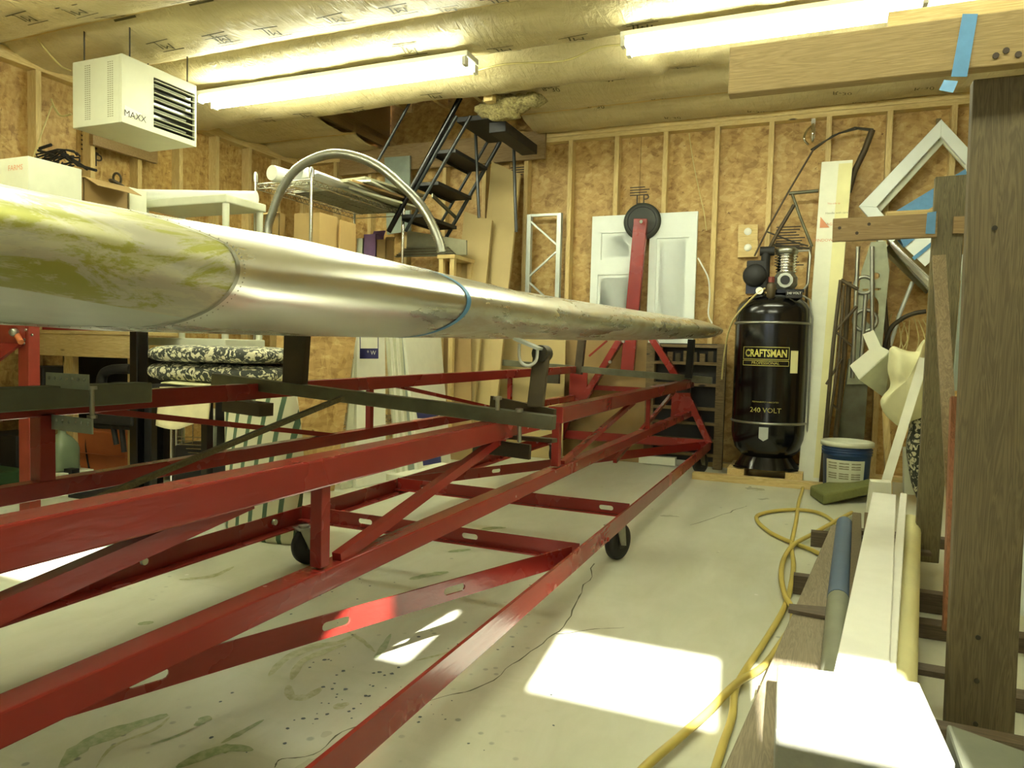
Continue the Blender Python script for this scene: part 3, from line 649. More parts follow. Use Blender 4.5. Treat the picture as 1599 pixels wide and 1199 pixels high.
skin(.931, .939, MAT['steel'], 1, 'seam_strip', .0015, .02, .95)
skin(1.67, 1.69, MAT['bluetape'], 1, 'masking_tape', .0018, .3, .93)
rv = MB()
for k in range(60):
    s_ = .2 + .7 * k / 59; p = wsec(skew(.950, s_), s_); rv.add([p + V((dx, dy, dz)) * .002 for dx, dy, dz in ((1, 0, 0), (0, 1, 0), (-1, 0, 0), (0, -1, 0), (0, 0, 1), (0, 0, -1))], [(0, 1, 4), (1, 2, 4), (2, 3, 4), (3, 0, 4), (1, 0, 5), (2, 1, 5), (3, 2, 5), (0, 3, 5)])
tag(rv.build('rivets', MAT['steel'], wing), kind='stuff')
MB().grid(lambda u, v: V((-1.55 - .75 * u, -.9 + 3.2 * v, .985 - .04 * math.sin(u * math.pi) + .03 * u)), 16, 10).build('trailing_underside', MAT['underskin'], wing)
# ================================================================== BACK WALL OBJECTS
# air compressor
cx_, cy_ = -.30, 5.72
comp = root('air_compressor', (cx_, cy_, .09)); tag(comp, 'tall black upright air compressor with gold lettering standing against the stud wall', 'compressor')
r = .262
MB().lathe((cx_, cy_, 0), [(.12, .16), (.19, .19), (.235, .24), (.258, .32), (r, .36), (r, 1.22), (.258, 1.27), (.24, 1.31), (.2, 1.35), (.12, 1.38), (.001, 1.39)], 48).build('tank', MAT['black'], comp)
for z in (1.165, .44): MB().torus((cx_, cy_, z), r + .001, .009, n=48, k=8).build('weld_band', MAT['steel'], comp)
m = MB().lathe((cx_, cy_, 0), [(.23, .10), (.225, .11), (.17, .20), (.16, .26)], 32)
m.build('base_skirt', MAT['black'], comp)
for k in range(4):
    a = math.pi / 4 + k * math.pi / 2; MB().box((cx_ + .23 * math.cos(a), cy_ + .23 * math.sin(a), .107), (.09, .09, .012), Matrix.Rotation(a, 3, 'Z')).build('foot', MAT['black'], comp, .003)
FYc = cy_ - r
def tankpt(px, py, off=.0):
    p = P(px, py, Y=FYc + .03); dx = max(-.25, min(.25, p.x - cx_)); y = cy_ - math.sqrt((r + .0015 + off) ** 2 - dx * dx); q = P(px, py, Y=y); return V((q.x, y, q.z))
def wrap(m, off=.0015):
    for k, v in enumerate(m.v):
        dx = max(-.258, min(.258, v.x - cx_)); m.v[k] = V((v.x, cy_ - math.sqrt((r + off) ** 2 - dx * dx), v.z))
    return m
c1 = P(1195.5, 552, Y=FYc); 
m = MB().text('CRAFTSMAN', c1, (1, 0, 0), (0, 0, 1), .072, bold=.035); wd = max(v.x for v in m.v) - min(v.x for v in m.v); mx = sum((max(v.x for v in m.v), min(v.x for v in m.v))) / 2
for k, v in enumerate(m.v): m.v[k] = V((c1.x + (v.x - mx) * .285 / wd, v.y, c1.z + (v.z - c1.z) * 1.0))
wrap(m, .003).build('logo_lettering', MAT['gold'], comp)
def frame_rect(x0, x1, z0, z1, t=.004):
    m = MB()
    for a, b, c, d in ((x0, x1, z0, z0 + t), (x0, x1, z1 - t, z1), (x0, x0 + t, z0, z1), (x1 - t, x1, z0, z1)):
        n = 10; 
        for i in range(n): xa = a + (b - a) * i / n; xb = a + (b - a) * (i + 1) / n; m.add([(xa, 0, c), (xb, 0, c), (xb, 0, d), (xa, 0, d)], [(0, 1, 2, 3)])
    return m
cc = c1
wrap(frame_rect(cc.x - .158, cc.x + .158, cc.z - .043, cc.z + .048)).build('logo_border', MAT['gold'], comp)
wrap(frame_rect(cc.x - .158, cc.x + .158, cc.z - .088, cc.z - .050)).build('logo_border', MAT['gold'], comp)
wrap(MB().text('PROFESSIONAL', (cc.x, 0, cc.z - .069), (1, 0, 0), (0, 0, 1), .028), .003).build('small_lettering', MAT['gold'], comp)
c2 = P(1195, 641, Y=FYc); wrap(MB().text('240 VOLT', c2, (1, 0, 0), (0, 0, 1), .05), .003).build('voltage_lettering', MAT['gold'], comp)
c3 = P(1195, 628, Y=FYc); wrap(MB().text('PERMANENTLY LUBRICATED', c3, (1, 0, 0), (0, 0, 1), .014), .003).build('small_lettering', MAT['gold'], comp)
def sticker(x0, x1, z0, z1, mat, name='sticker', tip=False):
    m = MB(); n = 6
    for i in range(n): xa = x0 + (x1 - x0) * i / n; xb = x0 + (x1 - x0) * (i + 1) / n; za = z0 - (.02 * (1 - abs(2 * i / n - 1)) if tip else 0); zb = z0 - (.02 * (1 - abs(2 * (i + 1) / n - 1)) if tip else 0); m.add([(xa, 0, za), (xb, 0, zb), (xb, 0, z1), (xa, 0, z1)], [(0, 1, 2, 3)])
    return wrap(m, .003).build(name, mat, comp)
e = P(1238, 562, Y=FYc); sticker(e.x - .016, e.x + .032, e.z - .095, e.z + .065, MAT['cream'])
e = P(1192, 678, Y=FYc); sticker(e.x - .032, e.x + .032, e.z - .03, e.z + .05, MAT['silverpaint'], tip=True)
MB().tube([(cx_ + .273, cy_ - .05, .36), (cx_ + .275, cy_ - .05, 1.2), (cx_ + .25, cy_ - .05, 1.34), (cx_ + .2, cy_ - .05, 1.37)], .007, 8).build('side_pipe', MAT['steel'], comp)
# pump on top
pt = P(1227, 430, Y=5.66)
m = MB().lathe((pt.x, 5.66, 0), [(r_ * 1.0, z) for k in range(7) for r_, z in ((.062, 1.535 + k * .02), (.072, 1.537 + k * .02), (.072, 1.543 + k * .02), (.062, 1.545 + k * .02))], 24); m.build('cylinder_fins', MAT['chrome'], comp)
MB().lathe((pt.x, 5.66, 0), [(.001, 1.67), (.078, 1.67), (.08, 1.70), (.06, 1.715), (.001, 1.715)], 16).build('cylinder_head', MAT['steel'], comp)
MB().lathe((pt.x, 5.66, 1.475), [(.001, -.075), (.055, -.075), (.082, -.05), (.085, .05), (.001, .06)], 10, ax=(0, 1, 0), sm=False).build('crankcase', MAT['steel'], comp)
MB().cyl((pt.x, 5.58, 1.475), (pt.x, 5.572, 1.475), .033, n=20).build('crankcase_cover', MAT['blackmat'], comp)
MB().mm((pt.x - .10, 5.6, 1.385), (pt.x + .13, 5.8, 1.41)).build('mounting_plate', MAT['black'], comp)
mt = P(1180, 432, Y=5.68)
MB().lathe((mt.x, 5.68, mt.z), [(.001, -.12), (.07, -.12), (.085, -.09), (.085, .10), (.001, .12)], 24, ax=(0, 1, 0)).build('motor', MAT['darksteel'] if False else MAT['blackmat'], comp)
MB().mm((mt.x - .06, 5.60, 1.38), (mt.x + .07, 5.78, mt.z - .04)).build('motor_base', MAT['black'], comp)
MB().box((mt.x + .01, 5.66, mt.z + .085), (.14, .14, .05)).build('motor_box', MAT['blackmat'], comp, .008)
MB().cyl((-.36, 5.62, 1.40), (-.36, 5.62, 1.70), .032, n=16).build('air_filter_pipe', MAT['blackmat'], comp); MB().cyl((-.40, 5.62, 1.69), (-.30, 5.62, 1.69), .034, n=16).build('air_filter', MAT['blackmat'], comp)
q = P(1204, 452, Y=5.52); MB().lathe(q, [(.012, -.07), (.03, -.05), (.034, .03), (.02, .05), (.001, .05)], 16).build('regulator', MAT['brownsteel'], comp)
MB().cyl(q + V((0, 0, .05)), q + V((0, 0, .09)), .022, n=12).build('regulator_knob', plain('dull_red', (110, 48, 36)), comp)
q = P(1186, 454, Y=5.50); MB().cyl(q, q + V((0, -.012, 0)), .026, n=24).build('gauge', MAT['white'], comp)
MB().tube([(pt.x + .06, 5.66, 1.69), (pt.x + .15, 5.64, 1.69), (pt.x + .16, 5.62, 1.65), (pt.x + .155, 5.62, 1.45), (pt.x + .12, 5.62, 1.40)], .008, 8).build('discharge_pipe', MAT['steel'], comp)
q = P(1240, 460, Y=5.52); m = MB().box(q, (.11, .05, .05)); m.build('switch_box', MAT['blackmat'], comp, .004)
MB().text('240 VOLT', q + V((0, -.026, .008)), (1, 0, 0), (0, 0, 1), .022).build('switch_lettering', MAT['white'], comp)
hose = catmull([P(1195, 450, Y=5.5), P(1180, 460, Y=5.5), P(1150, 492, Y=5.6), P(1137, 520, Y=5.75), P(1130, 560, Y=5.85), P(1127, 592, Y=5.9)], 6)
tag(MB().tube(hose, .007, 8).build('air_line', MAT['wire']), 'thin pale air line drooping from the compressor regulator towards the wall', 'hose')
bd = MB().mm((-.80, 5.42, .001), (.16, 5.50, .05)).build('timber_skid', MAT['stud_x']); tag(bd, 'flat timber lying along the floor in front of the compressor', 'timber')
for k, x in enumerate((-.50, -.10)):
    tag(MB().mm((x - .06, 5.46, .052) if False else (x - .06, 5.505, .001), (x + .06, 5.95, .095)).build('foot_block', MAT['stud_y'], None, .003), ('left' if k == 0 else 'right') + ' wooden block under the feet of the black compressor', 'block')
# tall boxed foam column
p0 = [P(1247, 747, Y=5.56), P(1277, 750, Y=5.52)]
top = [P(1283, 250, Y=5.93), P(1333, 247, Y=5.93)]
r = root('tall_carton', p0[0]); tag(r, 'tall narrow white and cream carton leaning on the wall right of the compressor', 'box')
o = [V((.0, 5.60, .01)), V((.17, 5.60, .01))]; o = [P(1246, 748, Y=5.62), P(1288, 750, Y=5.62)]
for q in o: q.z = .01
tp = [P(1283, 252, Y=5.90), P(1332, 250, Y=5.90)]; tz = (tp[0].z + tp[1].z) / 2; tp[0].z = tp[1].z = tz
dd = V((0, .14, 0)); MB().hexa([o[0], o[1], o[1] + dd, o[0] + dd, tp[0], tp[1], tp[1] + dd, tp[0] + dd]).build('carton_body', MAT['foam'], r, .004)
f = lambda s_, t_: (o[0] * (1 - s_) + o[1] * s_) * (1 - t_) + (tp[0] * (1 - s_) + tp[1] * s_) * t_ + V((0, -.003, 0))
MB().prism([f(.56, .02), f(.99, .02), f(.99, .99), f(.56, .99)], (0, .002, 0)).build('cream_face', MAT['cream'], r)
vv = (tp[0] - o[0]).normalized()
for s_, t_, tx, sz, mk in ((.42, .80, 'FRAGILE', .028, 'redink'), (.62, .835, 'Handle with care', .022, 'greypaper'), (.5, .865, 'This side up', .018, 'redink'), (.45, .75, 'WINDOWS 1-800', .03, 'redink')):
    MB().text(tx, f(s_, t_) + V((0, -.003, 0)), (1, 0, 0), vv, sz).build('print', MAT[mk], r)
MB().prism([f(.10, .79), f(.10, .825), f(.42, .79)], (0, -.002, 0)).build('print', MAT['redink'], r)
# white doors
def door(x0, x1, zt, y, label, panels, group=None):
    r = root('panel_door', ((x0 + x1) / 2, y, 0)); tag(r, label, 'door', group)
    m = MB(); cuts = [(u0 * (x1 - x0), v0 * zt, u1 * (x1 - x0), v1 * zt) for u0, v0, u1, v1 in panels]
    hol = [[(a, b), (c, b), (c, d), (a, d)] for a, b, c, d in cuts]
    tl = .006  # lean back towards the wall
    up = V((0, math.sin(tl), math.cos(tl)))
    o = V((x0, y - math.tan(tl) * zt, .002))
    m.plate([(0, 0), (x1 - x0, 0), (x1 - x0, zt), (0, zt)], hol, o, (1, 0, 0), up, -.014); m.build('door_frame', MAT['door'], r)
    n = V((0, math.cos(tl), -math.sin(tl)))
    MB().prism([o + n * .014, o + n * .014 + V((x1 - x0, 0, 0)), o + n * .014 + V((x1 - x0, 0, 0)) + up * zt, o + n * .014 + up * zt], n * .02).build('door_core', MAT['door'], r)
    for a, b, c, d in cuts:
        g = .022; MB().plate([(a + g, b + g), (c - g, b + g), (c - g, d - g), (a + g, d - g)], [], o + n * .014, (1, 0, 0), up, -.009).build('raised_panel', MAT['door'], r, .004)
    return r
dL0, dL1 = P(922, 335, Y=6.0).x, P(987, 332, Y=6.0).x + .03; dR0, dR1 = P(1017, 334, Y=6.0).x, P(1088, 332, Y=6.0).x
dz = P(950, 335, Y=6.0).z
door(dL0, dL1, dz, 6.06, 'white panelled door with small upper panel leaning left of the mast', [(.22, .82, .9, .93), (.16, .45, .9, .76), (.16, .08, .9, .38)])
door(dR0 - .02, dR1, dz, 6.055, 'white panelled door with one tall panel leaning right of the mast', [(.16, .46, .84, .9), (.16, .08, .84, .4)])
# hardboard sheets leaning on the wall
def sheet(pts, y0, y1, name, label, mat, thick=.008, edge=None, grp=None, cat='board'):
    """pts: px of top-left, top-right ; x of bottom left/right in metres"""
    (ax, ay), (bx, by), x0, x1 = pts
    a = P(ax, ay, Y=y1); b = P(bx, by, Y=y1)
    q0, q1 = V((x0, y0, .002)), V((x1, y0, .002))
    m = MB().prism([q0, q1, b, a], (0, thick, 0)); o = m.build(name, mat, None, 0)
    return tag(o, label, cat, grp)
sheet(((725, 330), (768, 344), P(725, 330, Y=5.7).x, P(768, 344, Y=5.7).x), 5.35, 5.78, 'hardboard_sheet', 'shorter tan hardboard strip with sloping top below the ladder', MAT['tanboard'], .03)
sheet(((768, 252), (812, 272), P(768, 252, Y=5.9).x, P(810, 270, Y=5.9).x), 5.45, 5.98, 'hardboard_sheet', 'tallest tan hardboard strip standing between ladder and silver rack frame', MAT['tanboard'], .03)
sheet(((735, 440), (885, 470), P(735, 600, Y=5.85).x, P(884, 600, Y=5.85).x), 5.80, 6.0, 'hardboard_sheet', 'wide tan sheet under the middle of the wing', MAT['tanboard'], .01)
sheet(((884, 490), (1012, 505), P(880, 600, Y=6.0).x, P(1012, 600, Y=6.0).x), 6.0, 6.03, 'hardboard_sheet', 'tan sheet behind the mast braces beside the wooden crate', MAT['cardboard2'], .01)
sheet(((676, 480), (735, 490), P(682, 600, Y=5.35).x, P(742, 600, Y=5.35).x), 5.32, 5.48, 'hardboard_sheet', 'darker tan sheet beside the white foam boards', MAT['cardboard2'], .01)
MB_ = MB().beam((P(738, 600, Y=5.55).x, 5.52, .02), P(733, 520, Y=5.62), .02, .04); tag(MB_.build('dark_batten', MAT['darksteel']), 'dark narrow batten standing between two tan sheets', 'batten')
# silver rack frame
r = root('shelving_upright', (P(845, 440, Y=6.03).x, 6.03, 0)); tag(r, 'silver painted shelving upright with zigzag braces against the studs', 'rack')
x0, x1 = P(825, 335, Y=6.03).x, P(872, 335, Y=6.03).x; zt = P(845, 333, Y=6.03).z
for q in (x0, x1): MB().mm((q - .02, 6.045, 0), (q + .02, 6.095, zt)).build('post', MAT['silverpaint'], r, .002)
MB().mm((x0, 6.05, zt - .02), (x1, 6.08, zt)).build('top_bar', MAT['silverpaint'], r)
z = zt - .05; k = 0
while z > .2: MB().beam((x0 if k % 2 == 0 else x1, 6.06, z), (x1 if k % 2 == 0 else x0, 6.06, z - .24), .02, .015).build('diagonal', MAT['silverpaint'], r); z -= .27; k += 1
# wall marks, boxes, cords
m = MB().text('LP', P(1003, 312, Y=YB - .003), (1, 0, 0), (0, 0, 1), .12); m.build('mill_stamp', MAT['ink'], wbk)
for (px, py, s_) in ((1000, 293, 1), (811, 262, 1), (1235, 380, 1.3), (1235, 355, 1.2)):
    p = P(px, py, Y=YB - .003); m = MB()
    for k in range(4 if s_ == 1 else 9): m.mm((p.x - .09 * s_, p.y, p.z - .022 * k), (p.x + random.uniform(.03, .09) * s_, p.y + .002, p.z - .022 * k + .009))
    tag(m.build('mill_stamp', MAT['ink'], wbk), kind='stuff')
m = MB().text('LP', P(147, 250, X=XL + .004), (0, 1, 0), (0, 0, 1), .14); m.build('mill_stamp', MAT['ink'], wlf)
for k in range(5): p = P(142, 210 + k * 7, X=XL + .003); MB().mm((p.x, p.y - .08, p.z), (p.x + .002, p.y + random.uniform(.02, .1), p.z + .012)).build('mill_stamp', MAT['ink'], wlf)
for py, nm in ((364, 'upper'), (389, 'lower')):
    p = P(1168, py, Y=YB - .03); r = root('wall_bracket_plate', (p.x, p.y, p.z)); tag(r, nm + ' small wooden plate with round white disc on the wall left of the compressor', 'plate')
    MB().box(p, (.15, .04, .13)).build('plate', MAT['stud_x'], r); MB().lathe(p + V((0, -.02, .01)), [(.001, .012), (.012, .012), (.026, .006), (.03, 0)], 20, ax=(0, -1, 0)).build('disc', MAT['white'], r)
tag(MB().tube(catmull([P(1076, 208, Y=6.08), P(1082, 250, Y=6.09), P(1092, 300, Y=6.09), P(1099, 330, Y=6.09), P(1103, 360, Y=6.09)], 5), .004, 6).build('hanging_string', MAT['wire']), 'thin pale cord hanging down from the wall plate above the doors', 'cord')
tag(MB().tube(catmull([P(1090, 403, Y=6.02), P(1095, 412, Y=6.0), P(1106, 435, Y=6.0), P(1108, 465, Y=6.0), P(1106, 490, Y=6.0), P(1112, 505, Y=6.0)], 5), .006, 6).build('white_cable', MAT['white']), 'white cord hanging at the right edge of the panelled door', 'cord')
# wooden crate shelf behind the cart end
r = root('wooden_shelf_crate', (-1.1, 6.0, 0)); tag(r, 'rough wooden slatted shelf unit in shadow between cart end and compressor', 'shelf')
cx0, cx1 = P(1015, 600, Y=5.98).x, P(1125, 600, Y=5.98).x; zt = P(1070, 536, Y=5.98).z
for q in (cx0, cx1):
    for yy in (5.98, 6.015): MB().mm((q - .035, yy - .01, 0), (q + .035, yy + .02, zt)).build('post', MAT['crate'], r)
zz = [P(1070, q, Y=5.98).z for q in (540, 567, 600, 637, 660, 686, 708)]
for z in zz: MB().mm((cx0, 5.965, z - .012), (cx1, 6.03, z + .012)).build('shelf_board', MAT['crate'], r)
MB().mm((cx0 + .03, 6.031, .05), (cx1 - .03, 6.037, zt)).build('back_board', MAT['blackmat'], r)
for k in range(7):
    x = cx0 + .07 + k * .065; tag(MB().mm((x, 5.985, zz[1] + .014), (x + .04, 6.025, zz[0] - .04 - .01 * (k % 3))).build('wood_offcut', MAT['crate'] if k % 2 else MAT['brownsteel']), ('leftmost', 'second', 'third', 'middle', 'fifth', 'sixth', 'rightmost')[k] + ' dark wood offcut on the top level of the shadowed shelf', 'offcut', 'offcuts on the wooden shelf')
tag(MB().mm((-1.32, 5.955, .005), (-1.02, 6.05, .07)).build('foam_block', MAT['foam']), 'small white block under the shadowed wooden shelf', 'block')
# ---- hooks, hung bed irons, hung frames
for nm, px, lab in (('a', 1270, 'chrome double hook on the wall above the tall white carton'), ('b', 1465, 'chrome hook holding the white diamond shaped frames')):
    p = P(px, 195, Y=6.09); r = root('wall_hook', p); tag(r, lab, 'hook')
    MB().box(p + V((0, 0, -.03)), (.03, .01, .15)).build('hook_plate', MAT['chrome'], r); MB().tube(catmull([p, p + V((0, -.06, -.02)), p + V((0, -.10, -.09)), p + V((-.0, -.06, -.14)), p + V((0, -.02, -.12))], 5), .011, 8).build('hook_arm', MAT['chrome'], r)
    if nm == 'a': MB().tube(catmull([p, p + V((-.04, -.05, -.05)), p + V((-.06, -.08, -.12)), p + V((-.03, -.05, -.16))], 5), .009, 8).build('hook_arm', MAT['chrome'], r)
r = root('hung_tube_frame', P(1270, 235, Y=6.0)); tag(r, 'dark green metal tube frame hung from a hook over the compressor', 'frame')
YH = 6.03
for L, rd, mk in (([(1271, 232), (1232, 298), (1200, 355), (1178, 400)], .007, 'brownsteel'), ([(1266, 234), (1285, 222), (1310, 208), (1340, 201), (1362, 204)], .007, 'darksteel'), ([(1268, 236), (1300, 212), (1335, 199), (1364, 202)], .006, 'darksteel'),
                  ([(1362, 203), (1350, 235), (1334, 268), (1325, 300)], .022, 'brownsteel'), ([(1236, 300), (1250, 340), (1268, 385)], .010, 'graysteel'), ([(1232, 302), (1278, 298)], .013, 'graysteel'), ([(1240, 320), (1215, 362), (1195, 400)], .014, 'brownsteel'),
                  ([(1205, 382), (1265, 388)], .008, 'darksteel'), ([(1198, 362), (1240, 378), (1262, 384)], .006, 'darksteel'), ([(1266, 384), (1262, 420), (1258, 480)], .010, 'brownsteel')):
    MB().tube([P(a, b, Y=YH - .01 * rd * 30) for a, b in L], rd, 8).build('tube_member', MAT[mk], r)
def sqframe(pts, y, w_, d_, name, label):
    r = root(name, P(*pts[0], Y=y)); tag(r, label, 'frame'); q = [P(a, b, Y=y) for a, b in pts]
    for i in range(4): MB().beam(q[i], q[(i + 1) % 4], d_, w_, up=(0, 1, 0)).build('frame_side', MAT['door'], r, .004)
    return r
MAT['trimwhite'] = MAT['door']
def sq2(pts, y, w_, d_, name, label, mat='door'):
    r = root(name, P(*pts[0], Y=y)); tag(r, label, 'frame'); q = [P(a, b, Y=y) for a, b in pts]; c = sum(q, V()) / 4
    for i in range(4):
        a, b = q[i], q[(i + 1) % 4]; ia = a + (c - a).normalized() * w_ * 1.414; ib = b + (c - b).normalized() * w_ * 1.414
        MB().prism([a, b, ib, ia], (0, d_, 0)).build('frame_side', MAT[mat], r, .003)
    return r
sq2([(1470, 186), (1341, 322), (1464, 462), (1604, 330)], 5.96, .085, .03, 'hung_window_frame', 'front white square frame hung corner up from the hook like a diamond')
sq2([(1473, 205), (1352, 334), (1466, 470), (1600, 342)], 6.01, .06, .03, 'hung_window_frame', 'second white frame showing just inside the front diamond frame', 'offwhite')
r = root('curved_metal_trim', P(1430, 430, Y=5.9)); tag(r, 'shiny curved sheet metal trim slanting below the brown board by the hung frames', 'trim')
a, b = P(1392, 380, Y=5.9), P(1462, 446, Y=5.9); d = (b - a).normalized(); n_ = V((d.z, 0, -d.x))
MB().grid(lambda u, v: a + (b - a) * v + n_ * (.17 * (u - .5)) + V((0, -.06 * math.cos((u - .5) * 3.0), 0)), 12, 4).build('trim_sheet', MAT['chrome'], r)
MB().beam(P(1370, 372, Y=5.93), P(1442, 442, Y=5.93), .05, .025).build('trim_edge', MAT['offwhite'], r)
r = root('blue_striped_panel', P(1460, 390, Y=5.75)); tag(r, 'white panel crossed with blue tape behind the second lumber rack post', 'panel')
MB().prism([P(a_, b_, Y=5.85) for a_, b_ in ((1408, 385), (1440, 420), (1540, 330), (1600, 300), (1560, 255))], (0, .02, 0)).build('panel', MAT['door'], r)
for L in (((1398, 330), (1402, 355), (1560, 262), (1555, 235)), ((1405, 372), (1412, 386), (1470, 340), (1465, 325)), ((1424, 402), (1428, 406), (1545, 312), (1541, 308))): MB().prism([P(a_, b_, Y=5.84) for a_, b_ in L], (0, .005, 0)).build('blue_tape', MAT['bluetape'], r)
MB().text('P', P(1511, 262, Y=5.83), (1, 0, .3), (-.3, 0, 1), .07).build('lettering', MAT['white'], r)
# ---- stamped aluminium ribs, bed irons, cloths etc. to the right of the carton
r = root('stamped_rib', P(1350, 560, Y=5.8)); tag(r, 'tall stamped aluminium rib with oval lightening holes leaning in the corner clutter', 'rib')
o_ = P(1322, 600, Y=5.80); u_ = P(1380, 600, Y=5.80) - o_; L_ = u_.length; hgt = (P(1350, 378, Y=5.8) - P(1350, 600, Y=5.8)).z
ov = [circ(L_ * .5, hgt * .76, .03, .025), circ(L_ * .5, hgt * .52, .045, .10), circ(L_ * .5, hgt * .25, .05, .10), [(L_ * .2, hgt * .66), (L_ * .35, hgt * .66), (L_ * .35, hgt * .675), (L_ * .2, hgt * .675)], [(L_ * .45, hgt * .66), (L_ * .68, hgt * .66), (L_ * .68, hgt * .675), (L_ * .45, hgt * .675)]]
MB().plate([(0, 0), (L_ * .86, 0), (L_ * .86, hgt * .8), (L_ * .7, hgt), (L_ * .3, hgt), (L_ * .12, hgt * .8)], ov, o_, u_.normalized(), (.04, 0, 1), .01).build('rib_web', MAT['ribgrey'], r)
for a_, b_ in (((1331, 590), (1340, 385)), ((1362, 590), (1362, 385)), ((1345, 560), (1352, 460))): MB().tube([P(*a_, Y=5.77), P(*b_, Y=5.77)], .014, 8).build('stiffener', MAT['steel'], r)
MB().torus(P(1351, 500, Y=5.78), .075, .012, (0, 1, 0)).build('hole_flange', MAT['steel'], r); MB().torus(P(1349, 445, Y=5.78), .06, .012, (0, 1, 0)).build('hole_flange', MAT['steel'], r)
tag(MB().prism([P(1300, 745, Y=5.82), P(1345, 745, Y=5.82), P(1358, 560, Y=5.82), P(1325, 560, Y=5.82)], (0, .02, 0)).build('metal_sheet', MAT['graysteel']), 'dull sheet metal panel below the stamped rib behind the blue pail', 'sheet')
r = root('iron_bed_frame', P(1290, 760, Y=5.5)); tag(r, 'rusty brown iron bed frame pieces leaning beside the tall carton', 'frame')
for L, rd in (([(1281, 762), (1301, 540), (1313, 437)], .013), ([(1281, 755), (1310, 560), (1318, 445)], .010), ([(1304, 690), (1318, 560), (1326, 440)], .017), ([(1313, 437), (1340, 452)], .012), ([(1302, 520), (1338, 478)], .010), ([(1303, 516), (1330, 540)], .008), ([(1298, 630), (1310, 640)], .008), ([(1290, 600), (1315, 560)], .008)):
    MB().tube([P(a_, b_, Y=5.55 if rd != .017 else 5.6) for a_, b_ in L], rd, 8).build('iron_bar', MAT['brownsteel'], r)
r = root('curved_iron_hoop', P(1390, 520, Y=5.9)); tag(r, 'dark curved pipe arcing down beside the loose wires on the wall', 'pipe')
MB().tube(catmull([P(1446, 486, Y=5.95), P(1425, 490, Y=5.95), P(1405, 500, Y=5.95), P(1388, 518, Y=5.95), P(1378, 560, Y=5.95)], 5), .016, 8).build('pipe', MAT['darksteel'], r)
MB().tube([P(1425, 440, Y=5.96), P(1405, 490, Y=5.96), P(1390, 540, Y=5.96)], .014, 8).build('rod', MAT['silverpaint'], r)
MB().tube([P(1378, 440, Y=5.96), P(1385, 520, Y=5.96), P(1392, 570, Y=5.96)], .018, 8).build('rod', MAT['brownsteel'], r)
m = MB()
for k in range(9):
    x = 1385 + k * 7; m.tube(catmull([P(x, 490 + random.uniform(0, 15), Y=6.0), P(x + random.uniform(-12, 16), 530, Y=6.0), P(x + random.uniform(-10, 25), 560, Y=5.95), P(x + random.uniform(-20, 30), 585, Y=5.9)], 4), .004, 5)
tag(m.build('loose_wires', MAT['wire']), 'tangle of thin pale wires hanging above the cream cloth', 'wire', kind='stuff')
# white foam piece
r = root('foam_block', P(1360, 590, Y=5.1)); tag(r, 'white moulded foam block with a square arm, tilted beside the cream cloth', 'foam')
yf = 5.10
MB().prism([P(a_, b_, Y=yf) for a_, b_ in ((1327, 571), (1357, 546), (1347, 522), (1364, 515), (1376, 541), (1392, 549), (1341, 592))], (0, .03, 0)).build('foam_face', MAT['foam'], r)
MB().hexa([P(1342, 593, Y=yf), P(1392, 549, Y=yf), P(1405, 560, Y=yf + .18), P(1382, 622, Y=yf + .18), P(1341, 591, Y=yf - .0), P(1391, 547, Y=yf), P(1402, 548, Y=yf + .18), P(1382, 600, Y=yf + .18)]).build('foam_side', MAT['foamedge'], r)
def blob(outline, y, depth, name, label, mat, cat, amp=.03, sc_=6):
    """soft cloth bundle: outline in photo pixels, rounded in depth, with folds"""
    q = [P(a_, b_, Y=y) for a_, b_ in outline]; q = catmull(q + [q[0]], 3)[:-1]; c = sum(q, V()) / len(q); n = len(q); vs = []; rings = 9
    for i in range(rings):
        t_ = (i / (rings - 1)) * math.pi; k = math.sin(t_) ** .55 if 0 < i < rings - 1 else .02
        for p in q:
            v = c + (p - c) * k; v.y = y - math.cos(t_) * depth; v += V((0, 1, 0)) * noise.noise(v * sc_) * amp * 2 + V((1, 0, .4)) * noise.noise(v * sc_ * 1.7 + V((5, 5, 5))) * amp * .5; vs.append(v)
    m = MB(); m.add(vs, [(i * n + k, i * n + (k + 1) % n, (i + 1) * n + (k + 1) % n, (i + 1) * n + k) for i in range(rings - 1) for k in range(n)], True)
    m.add(vs[:n], [list(range(n))]); m.add(vs[-n:], [list(range(n))[::-1]])
    o = m.build(name, mat); sub = o.modifiers.new('s', 'SUBSURF'); sub.levels = sub.render_levels = 1
    return tag(o, label, cat)
blob([(1392, 543), (1400, 538), (1418, 548), (1436, 547), (1446, 530), (1446, 640), (1420, 660), (1400, 668), (1385, 650), (1374, 630), (1390, 605), (1388, 570)], 5.0, .13, 'cloth_bundle', 'cream coloured cloth bundle bulging beside the white foam block', MAT['woolcloth'], 'cloth', .05, 5)
blob([(1420, 640), (1448, 600), (1448, 775), (1428, 775), (1415, 705), (1418, 670)], 5.15, .10, 'floral_cloth', 'dark floral fabric roll half hidden behind the slanting white board', MAT['floral'], 'cloth', .02, 8)
tag(MB().prism([P(1412, 772, Y=5.3), P(1440, 773, Y=5.3), P(1440, 700, Y=5.3), P(1412, 700, Y=5.3)], (0, .1, 0)).build('grey_carton', MAT['offwhite']), 'pale bin below the floral fabric behind the rack post', 'bin')
tag(MB().beam(P(1388, 770, Y=5.5), P(1383, 640, Y=5.5), .06, .04).build('short_timber', MAT['stud']), 'short upright yellow timber under the cream cloth', 'timber')
